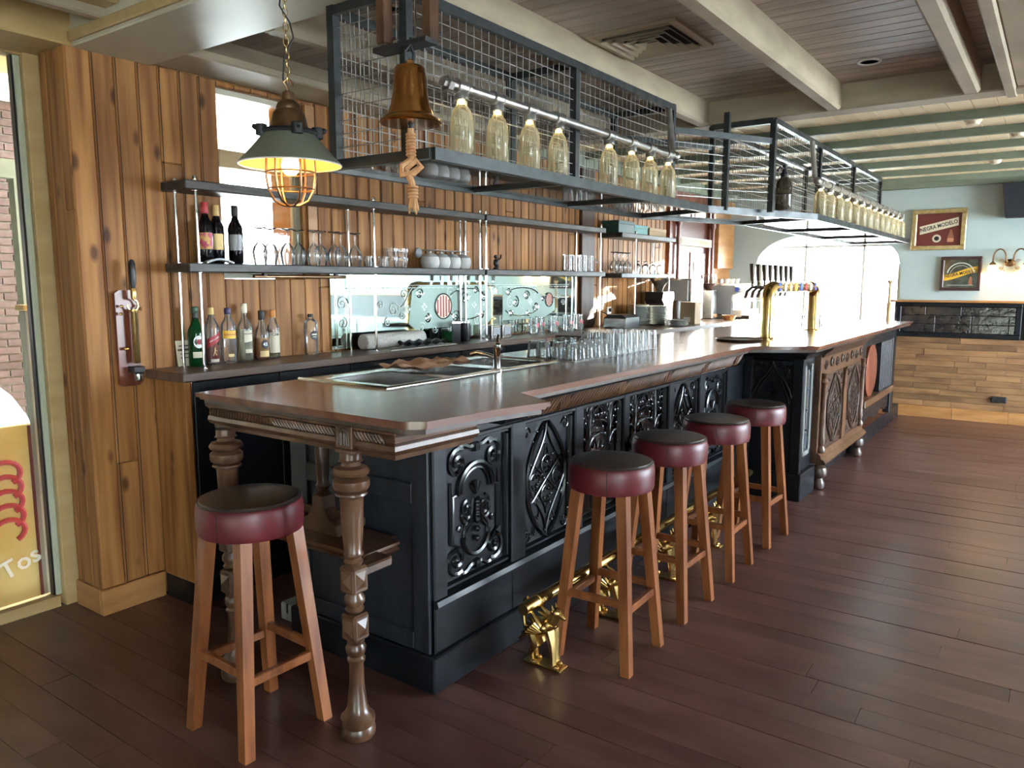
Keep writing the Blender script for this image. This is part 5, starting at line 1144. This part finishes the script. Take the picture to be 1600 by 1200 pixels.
# ---- brass ship's bell
bx, byy = 1.995, 1.838
be = thing('ship_bell', 'polished bronze bell with a knotted rope hanging at the rack corner', 'bell', (bx, byy, 2.10))
ob('bell_body', MB().lathe([(.100,2.112),(.105,2.116),(.102,2.124),(.088,2.136),(.078,2.142),(.076,2.150),(.066,2.175),(.058,2.22),(.054,2.27),(.051,2.292),(.044,2.299),(.001,2.300)], 40, (bx,byy,0)).shell([(.097,2.112),(.078,2.13),(.06,2.17),(.05,2.28)], 40, (bx,byy,0)), M['copper'], be)
ob('clapper', MB().lathe([(.004,2.26),(.004,2.15),(.014,2.135),(.016,2.12),(.008,2.108),(.005,2.095)], 12, (bx,byy,0)), M['iron'], be)
ob('crown', MB().chbox(bx-.014,byy-.008,2.298,bx+.014,byy+.008,2.322,.003), M['copper'], be, smooth=False)
ob('shackle', MB().tube([(bx-.016,byy,2.312),(bx-.022,byy,2.345),(bx,byy,2.368),(bx+.022,byy,2.345),(bx+.016,byy,2.312)], .006, 8).tube([(bx,byy+.01,2.36),(bx+.02,byy+.012,2.375),(bx+.03,byy+.02,2.40)], .006, 8), M['iron'], be)
rp_ = MB().tube([(bx,byy,2.098),(bx+.001,byy,2.04),(bx,byy,1.99)], .0115, 8)
for i in range(7): rp_.tube([(bx+.0135*math.cos(2*PI*k/10),byy+.0135*math.sin(2*PI*k/10),2.078-i*.011) for k in range(10)], .0055, 5, True)
rp_.tube([(bx,byy,1.995),(bx-.024,byy+.018,1.975),(bx-.026,byy+.02,1.945),(bx+.0,byy-.005,1.95),(bx+.026,byy-.02,1.975),(bx+.012,byy-.01,1.995),(bx-.015,byy+.012,1.965),(bx-.004,byy,1.93)], .0125, 8)
rp_.tube([(bx-.004,byy,1.935),(bx+.004,byy-.003,1.90),(bx+.004,byy-.003,1.86)], .0115, 8)
for i in range(4): rp_.tube([(bx+.004+.014*math.cos(2*PI*k/10),byy-.003+.014*math.sin(2*PI*k/10),1.905-i*.011) for k in range(10)], .0055, 5, True)
ob('rope', rp_, M['rope'], be)
fg = MB()
for i in range(9): a = 2*PI*i/9; fg.tube([(bx+.004+.008*math.cos(a),byy-.003+.008*math.sin(a),1.868),(bx+.004+.016*math.cos(a),byy-.003+.014*math.sin(a),1.835),(bx+.006+.017*math.cos(a+.3),byy-.003+.015*math.sin(a+.3),1.815+.012*(i%3))], [.005,.005,.003], 5)
ob('tassel', fg, M['rope'], be)
hb = thing('bell_hanger', 'two weathered wood blocks on an iron plate that hold the bell', 'bracket', (2.03,1.90,2.38))
for (x, y, za) in ((2.03,1.985,2.40),(2.06,1.80,2.385)): ob('wood_block', MB().chbox(x-.022,y-.022,za,x+.022,y+.022,2.62,.005), M['oak'], hb, smooth=False)
ob('iron_plate', MB().box(2.0,1.77,2.372,2.062,2.015,2.388), M['iron'], hb, smooth=False); ob('bolt', MB().lathe([(.004,2.39),(.004,2.60)],8,(2.05,1.86,0)), M['steel'], hb)

# ---- caged pendant lamp
lx, ly = 1.815, 2.245
lp = thing('pendant_lamp', 'grey enamel cage pendant lamp glowing yellow inside, hung on a brass chain', 'lamp', (lx, ly, 1.86))
ob('shade', MB().shell([(.174,1.990),(.176,1.994),(.172,2.000),(.150,2.024),(.125,2.052),(.100,2.082),(.088,2.096)], 44, (lx,ly,0)), M['enamel'], lp)
ob('shade_inside', MB().shell([(.1735,1.9915),(.148,2.021),(.123,2.049),(.098,2.079),(.085,2.092),(.001,2.094)], 44, (lx,ly,0)), M['enamel_in'], lp)
ob('rim', MB().tube([(lx+.175*math.cos(2*PI*i/44),ly+.175*math.sin(2*PI*i/44),1.991) for i in range(44)], .003, 6, True), M['white'], lp)
ob('cap', MB().lathe([(.085,2.096),(.088,2.104),(.070,2.110),(.064,2.125),(.056,2.16),(.046,2.175),(.042,2.178),(.042,2.186),(.036,2.20),(.022,2.21),(.020,2.235),(.014,2.24)], 32, (lx,ly,0)), M['bronze'], lp)
cl_ = MB().tube([(lx+.092*math.cos(2*PI*i/32),ly+.092*math.sin(2*PI*i/32),2.100) for i in range(32)], .009, 6, True)
for a in (.6, 2.7, 4.3, 5.6): cl_.lathe([(.014,-.02),(.020,-.018),(.020,.018),(.014,.02)], 12, (lx+.095*math.cos(a),ly+.095*math.sin(a),2.103)).tube([(lx+.095*math.cos(a),ly+.095*math.sin(a),2.10),(lx+.118*math.cos(a),ly+.118*math.sin(a),2.108)],.007,6).ball((lx+.118*math.cos(a),ly+.118*math.sin(a),2.112),.010,6,5)
ob('clamp_ring', cl_, M['iron'], lp)
cg_ = MB()
for i in range(6):
    a = 2*PI*i/6+.25; cg_.tube([(lx+rr*math.cos(a),ly+rr*math.sin(a),zz) for rr, zz in ((.078,2.09),(.082,2.0),(.084,1.95),(.078,1.905),(.058,1.868),(.028,1.852),(0,1.850))], .0042, 6)
for rr, zz in ((.084,1.965),(.079,1.908)): cg_.tube([(lx+rr*math.cos(2*PI*i/28),ly+rr*math.sin(2*PI*i/28),zz) for i in range(28)], .0032, 6, True)
ob('cage', cg_, M['bronze'], lp)
ob('bulb', MB().lathe([(.001,1.955),(.018,1.958),(.030,1.975),(.032,1.99),(.024,2.015),(.014,2.035),(.014,2.06)], 16, (lx,ly,0)), M['bulb'], lp)
ob('hook', MB().tube([(lx,ly,2.235),(lx-.004,ly,2.255),(lx-.012,ly+.006,2.268),(lx-.004,ly,2.282),(lx+.010,ly-.006,2.276),(lx+.013,ly-.008,2.258)], .005, 8), M['bronze'], lp)
ch = MB(); zc = 2.285; k = 0
while zc < 2.60:
    dx, dy = ((.007,-.005) if k % 2 else (.005,.006))
    ch.tube([(lx+dx*math.cos(t),ly+dy*math.cos(t),zc+.016*math.sin(t)) for t in [2*PI*q/10 for q in range(10)]], .0016, 5, True); zc += .024; k += 1
ob('chain', ch, M['brass'], lp)
ob('cord', MB().tube([(lx,ly,2.24),(lx-.012,ly+.008,2.28),(lx-.006,ly+.004,2.36),(lx+.022,ly-.014,2.42),(lx+.012,ly-.008,2.47),(lx-.014,ly+.01,2.52),(lx-.006,ly,2.61)], .003, 6), M['dark'], lp)
pl_d = bpy.data.lights.new('pendant_bulb', 'POINT'); pl_d.energy = 0.5; pl_d.color = (1,.50,.12); pl_d.shadow_soft_size = .03
plo = bpy.data.objects.new('pendant_bulb', pl_d); COL.objects.link(plo); plo.location = (lx, ly, 1.925)

# ================================================================== WALL AND CEILING FIXTURES
op = thing('bottle_opener', 'brass lever corkscrew with black handle on a dark wooden plaque', 'corkscrew', (1.93, 3.60, 1.36))
ob('plaque', MB().prism([(1.865,1.10),(1.875,1.09),(1.96,1.09),(1.972,1.10),(1.972,1.53),(1.958,1.545),(1.885,1.545),(1.865,1.53)], 3.598, 3.622, 'xz'), M['mahog'], op, smooth=False)
ob('rack_tube', MB().lathe([(.013,1.20),(.016,1.205),(.016,1.44),(.018,1.445),(.018,1.455)], 14, (1.935,3.565,0)), M['brass'], op)
ob('arm_ring', MB().tube([(1.935+.026*math.sin(t),3.575,1.475+.028*math.cos(t)) for t in [2*PI*q/20 for q in range(16)]], .005, 8), M['brass'], op)
ob('ferrule', MB().lathe([(.010,1.50),(.013,1.515),(.013,1.555),(.010,1.56)], 12, (1.935,3.56,0)), M['brass'], op)
ob('handle', MB().lathe([(.010,1.555),(.014,1.58),(.016,1.63),(.014,1.675),(.006,1.688)], 14, (1.933,3.555,0)), M['dark'], op)
ob('clamp', MB().chbox(1.905,3.545,1.155,1.962,3.60,1.185,.004), M['iron'], op, smooth=False); ob('jaw', MB().lathe([(.020,1.115),(.022,1.12),(.022,1.15),(.016,1.155)],14,(1.937,3.56,0)), M['chrome'], op)
kb = MB()
for (dx, dz) in ((-.045,1.47),(-.05,1.435),(.035,1.47),(.045,1.455),(-.04,1.27),(-.03,1.27),(.025,1.27)): kb.ball((1.93+dx,3.58,dz),.008,7,5)
ob('screw_knobs', kb, M['brass'], op)

def text_on_far(st, size, y, z, ang, mt, parent, sx=1., x=10.1, shear=0.):
    m = text_shape(st, size, .0006, True)
    m.v = [(x-c*1., y-(a*sx*math.cos(ang)-(b)*math.sin(ang)+shear*b), z+(a*sx*math.sin(ang)+b*math.cos(ang))) for a, b, c in m.v]
    return ob('lettering', m, mt, parent)
def frame4(y0, y1, z0_, z1_, t, x0, x1): return MB().chbox(x0,y0,z0_,x1,y1,z0_+t,.006).chbox(x0,y0,z1_-t,x1,y1,z1_,.006).chbox(x0,y0,z0_+t,x1,y0+t,z1_-t,.006).chbox(x0,y1-t,z0_+t,x1,y1,z1_-t,.006)
p1 = thing('beer_advert_picture', 'gilt framed maroon beer advert with a slanted cream name band', 'picture', (10.12,1.20,1.95))
ob('frame', frame4(.925,1.475,1.945,2.405,.05,10.10,10.15), M['gold'], p1, smooth=False); ob('print', MB().box(10.125,.965,1.985,10.135,1.435,2.365), M['maroon'], p1, smooth=False)
an = math.radians(14)
bd_ = MB(); cy_, cz_ = 1.20, 2.215
bd_.add([(10.1235, cy_-(a*math.cos(an)-b*math.sin(an)*.2), cz_+a*math.sin(an)+b) for a, b in ((-.195,-.042),(.195,-.042),(.195,.042),(-.195,.042))], [(0,1,2,3)]).add([(10.1245, cy_-(a*math.cos(an)-b*math.sin(an)*.2), cz_+a*math.sin(an)+b) for a, b in ((-.2,-.046),(.2,-.046),(.2,.046),(-.2,.046))], [(3,2,1,0)])
ob('name_band', bd_, M['offwhite'], p1, smooth=False)
text_on_far('NEGRA MODELO', .062, cy_, cz_, an, M['ink'], p1, .80, 10.122)
sl = place(ob('seal', MB().lathe([(.045,0),(.045,.002),(.001,.002)], 20), M['offwhite'], p1), Matrix.Translation((10.1245,1.215,2.075)) @ Matrix.Rotation(-PI/2,4,'Y'))
place(ob('seal_centre', MB().lathe([(.025,0),(.025,.002),(.001,.002)], 16), M['ink'], sl), Matrix.Translation((10.1215,1.215,2.075)) @ Matrix.Rotation(-PI/2,4,'Y'))
ob('printed_bottle', MB().prism([(1.045,2.03),(1.105,2.03),(1.105,2.10),(1.095,2.12),(1.085,2.17),(1.065,2.17),(1.055,2.12),(1.045,2.10)], 10.1232, 10.1248, 'yz'), mat('printed_brown', (.30,.12,.06), .5), p1, smooth=False); ob('bottle_label', MB().box(10.122,1.043,2.035,10.1232,1.107,2.075), mat('printed_orange', (.55,.25,.14), .5), p1, smooth=False)
p2 = thing('beer_mirror_picture', 'dark framed beer advert mirror with a yellow name ribbon', 'picture', (10.12,.945,1.48))
ob('frame', frame4(.745,1.150,1.482,1.866,.035,10.105,10.15), mat('dark_mahogany_frame', (.05,.02,.02), .3), p2, smooth=False); ob('mirror_plate', MB().box(10.125,.775,1.51,10.135,1.12,1.84), M['mirror_old'], p2, smooth=False)
an2 = math.radians(13); rb = MB(); n = 10
pts = [(-.165+.33*i/n) for i in range(n+1)]
rb.add([(10.1235, .948-a, 1.675+a*.24+.012*math.sin(a*14)+s*.034) for a in pts for s in (-1,1)], [(2*i,2*i+2,2*i+3,2*i+1) for i in range(n)])
ob('ribbon', rb, M['yellow'], p2); text_on_far('NEGRA MODELO', .048, .948, 1.675, an2, M['ink'], p2, .86, 10.122)
ob('etched_arch', MB().tube([(10.123,y_,z_) for y_, z_ in arc(.948,1.66,.135,10,170,18)], .006, 5).tube([(10.123,y_,z_) for y_, z_ in arc(.948,1.66,.105,10,170,18)], .003, 4).tube([(10.123,1.08,1.545),(10.123,.82,1.545)], .003, 4), M['frost_line'], p2)
ob('printed_bottle', MB().prism([(.83,1.545),(.865,1.545),(.865,1.60),(.855,1.64),(.84,1.64),(.83,1.60)], 10.122, 10.1245, 'yz'), bpy.data.materials['printed_brown'], p2, smooth=False)
sc_ = thing('wall_sconce', 'twin arm bronze wall light with frosted bell shades glowing warm', 'wall light', (10.14,.487,1.80))
ob('backplate', MB().ball((10.14,.487,1.79),.055,16,10,(.4,1,.75)), M['bronze'], sc_)
for s in (-1, 1):
    yl = .487+s*.155
    ob('arm', MB().tube([(10.13,.487+s*.02,1.79)]+[(10.08,.487+s*(.035+.06*(1-math.cos(t))),1.84+.10*math.sin(t)) for t in [PI*q/10 for q in range(11)]]+[(10.08,yl,1.80)], .008, 8), M['bronze'], sc_)
    ob('curl', MB().tube([(10.12,.487+s*(.075+a),1.78+b) for a, b in spiral(0,.03,.022,0,1.5)], .003, 5).tube([(10.12,.487+s*(.075+a),1.73+b) for a, b in spiral(0,0,.02,90,-1.5)], .003, 5).tube([(10.12,.487+s*.05,1.79),(10.12,.487+s*.06,1.72),(10.12,.487+s*.04,1.70)], .003, 5), M['bronze'], sc_)
    ob('shade', MB().shell([(.058,1.685),(.052,1.70),(.044,1.74),(.034,1.768),(.020,1.78)], 18, (10.08,yl,0)), M['shade_lit'], sc_); ob('shade_cap', MB().lathe([(.036,1.766),(.030,1.785),(.012,1.80),(.008,1.81)], 14, (10.08,yl,0)), M['bronze'], sc_)
    ld = bpy.data.lights.new('sconce_bulb', 'POINT'); ld.energy = 0.38; ld.color = (1,.58,.24); ld.shadow_soft_size = .03
    lo = bpy.data.objects.new('sconce_bulb', ld); COL.objects.link(lo); lo.location = (10.08, yl, 1.66)
sk_ = thing('wall_speaker', 'dark wedge loudspeaker hung high on the pale blue wall', 'speaker', (10.0,.35,2.27))
ob('cabinet', MB().prism([(.555,2.27),(.16,2.27),(.12,2.63),(.60,2.63)], 9.93, 10.12, 'yz'), M['navy'], sk_, smooth=False); ob('bracket', MB().tube([(10.03,.52,2.63),(10.03,.52,2.66)],.006,6).tube([(10.03,.2,2.63),(10.03,.2,2.66)],.006,6), M['steel'], sk_)
ot = thing('wall_outlet', 'black double socket on the reclaimed board wall', 'socket', (10.1,.48,.27)); ob('plate', MB().chbox(10.085,.405,.235,10.112,.555,.305,.006), M['dark'], ot, smooth=False)
for yy in (.445,.515): place(ob('socket_well', MB().lathe([(.024,0),(.024,.004),(.018,.004),(.016,.001)],14), M['iron'], ot), Matrix.Translation((10.085,yy,.27)) @ Matrix.Rotation(-PI/2,4,'Y'))
vt = thing('ceiling_vent', 'square grey ceiling air diffuser with nested louvres', 'vent', (3.59,1.72,2.75))
zv = 2.75
fl_ = MB()
for (a, b, c, d) in ((3.36,1.4925,3.82,1.535),(3.36,1.91,3.82,1.9525),(3.36,1.535,3.4025,1.91),(3.7775,1.535,3.82,1.91)): fl_.chbox(a,b,zv-.014,c,d,zv+.004,.003)
ob('flange', fl_, M['beam'], vt, smooth=False)
ob('throat', MB().box(3.40,1.53,zv-.003,3.78,1.915,zv+.001), M['gap'], vt, smooth=False)
for q in (.182,.140,.098,.056):
    h_ = MB(); qi = q-.026
    for k_ in range(4):
        sg_ = [(-1,-1),(1,-1),(1,1),(-1,1)]; (i0,j0),(i1,j1) = sg_[k_], sg_[(k_+1)%4]
        for dz_ in (0,):
            p_ = [(3.59+i0*q,1.7225+j0*q,zv-.028),(3.59+i1*q,1.7225+j1*q,zv-.028),(3.59+i1*qi,1.7225+j1*qi,zv-.006),(3.59+i0*qi,1.7225+j0*qi,zv-.006)]
            h_.add(p_+[(x_,y_,z_+.003) for x_,y_,z_ in p_], [(0,1,2,3),(7,6,5,4),(0,4,5,1),(2,6,7,3)])
    ob('louvre', h_, M['beam'], vt, smooth=False)
def spot(label, x, y): 
    t = thing('recessed_spot', label, 'spotlight', (x,y,2.75)); ob('ring', MB().lathe([(.062,2.752),(.062,2.746),(.055,2.742),(.046,2.744),(.046,2.752)], 28, (x,y,0)), M['white'], t); ob('well', MB().lathe([(.046,2.748),(.001,2.748)], 20, (x,y,0)), M['dark'], t)
spot('white ringed recessed spotlight in the open dark ceiling bay', 4.60, .93); spot('white ringed recessed spotlight glimpsed through the wire cage', 2.55, 2.45)
for (x, y, zz, lb) in ((6.45,.60,2.718,'cream smoke detector beyond the first green joist'),(7.15,.36,2.718,'cream round detector between the green joists at the picture edge'),(8.65,.60,2.718,'small cream detector near the far wall')):
    t = thing('smoke_detector', lb, 'detector', (x,y,zz)); ob('base', MB().lathe([(.055,zz),(.058,zz-.012),(.05,zz-.02)],20,(x,y,0)), M['offwhite'], t); ob('dome', MB().lathe([(.048,zz-.02),(.04,zz-.038),(.02,zz-.044),(.001,zz-.045)],20,(x,y,0)), M['offwhite'], t)

# ================================================================== OUTSIDE THE GLASS FRONT
tp = thing('weathered_post', 'weathered grey timber post leaning outside the glass front', 'post', (1.80,4.25,-.12))
ob('timber', MB().chbox(1.735,4.22,-.12,1.83,4.28,1.44,.006), M['greywood'], tp, smooth=False); ob('top_cap', MB().chbox(1.72,4.20,1.44,1.85,4.30,1.47,.005), M['frame_oak'], tp, smooth=False); ob('edge_board', MB().chbox(1.83,4.22,-.12,1.875,4.27,1.40,.004), M['pine_plain'], tp, smooth=False)
ps = thing('poster_board', 'yellow poster board with red coils and white lettering outside the glass', 'poster', (1.50,4.30,-.12))
ob('board', MB().chbox(1.05,4.29,-.12,1.745,4.315,.86,.004), mat('yellow_poster', (.55,.40,.12), .6, col2=(.62,.50,.22), scale=3), ps, smooth=False)
co = MB()
for i in range(5): co.tube([(x_,4.287,z_) for x_, z_ in arc(1.60,.62-i*.075,.075,-60,200,14,.06)], .014, 6)
ob('red_coils', co, M['red'], ps)
ob('red_edge', MB().box(1.725,4.286,-.10,1.744,4.29,.85), M['maroon'], ps, smooth=False)
tx = text_shape('Tos', .13, .0008, True); tx.v = [(1.64+a*math.cos(.35)-b*math.sin(.35), 4.286-c, .14+a*math.sin(.35)+b*math.cos(.35)) for a, b, c in tx.v]; ob('lettering', tx, M['white'], ps)
wp = thing('wrapped_bundle', 'plastic wrapped bundle behind the poster board outside', 'bundle', (1.5,4.6,-.12))
ob('wrap', MB().ball((1.55,4.75,.55),.42,16,12,(1,.6,1.35)), M['water'], wp); ob('stand', MB().box(1.3,4.6,-.12,1.8,4.9,.1), M['greywood'], wp, smooth=False)
gc = thing('green_tub', 'pale green curved tub on top of the wrapped bundle', 'tub', (1.55,4.75,1.12)); ob('tub_body', MB().shell([(.12,1.115),(.20,1.13),(.26,1.22),(.27,1.24),(.25,1.22)],24,(1.52,4.75,0)), M['joist'], gc)
gf = thing('green_door_frame', 'pale green outdoor door frame standing in front of the brick wall', 'frame', (2.0,5.2,-.12))
ob('upright', MB().box(2.125,5.18,-.12,2.20,5.26,2.20), M['joist'], gf, smooth=False); ob('inner_post', MB().box(2.20,5.20,-.12,2.29,5.26,2.20), mat('dark_sage_green', (.16,.19,.12), .6), gf, smooth=False); ob('head', MB().box(.9,5.18,2.20,2.35,5.26,2.31), M['joist'], gf, smooth=False)  # inner post in a slightly darker sage green
for o in bpy.data.objects:
    if '_w' in o: del o['_w']
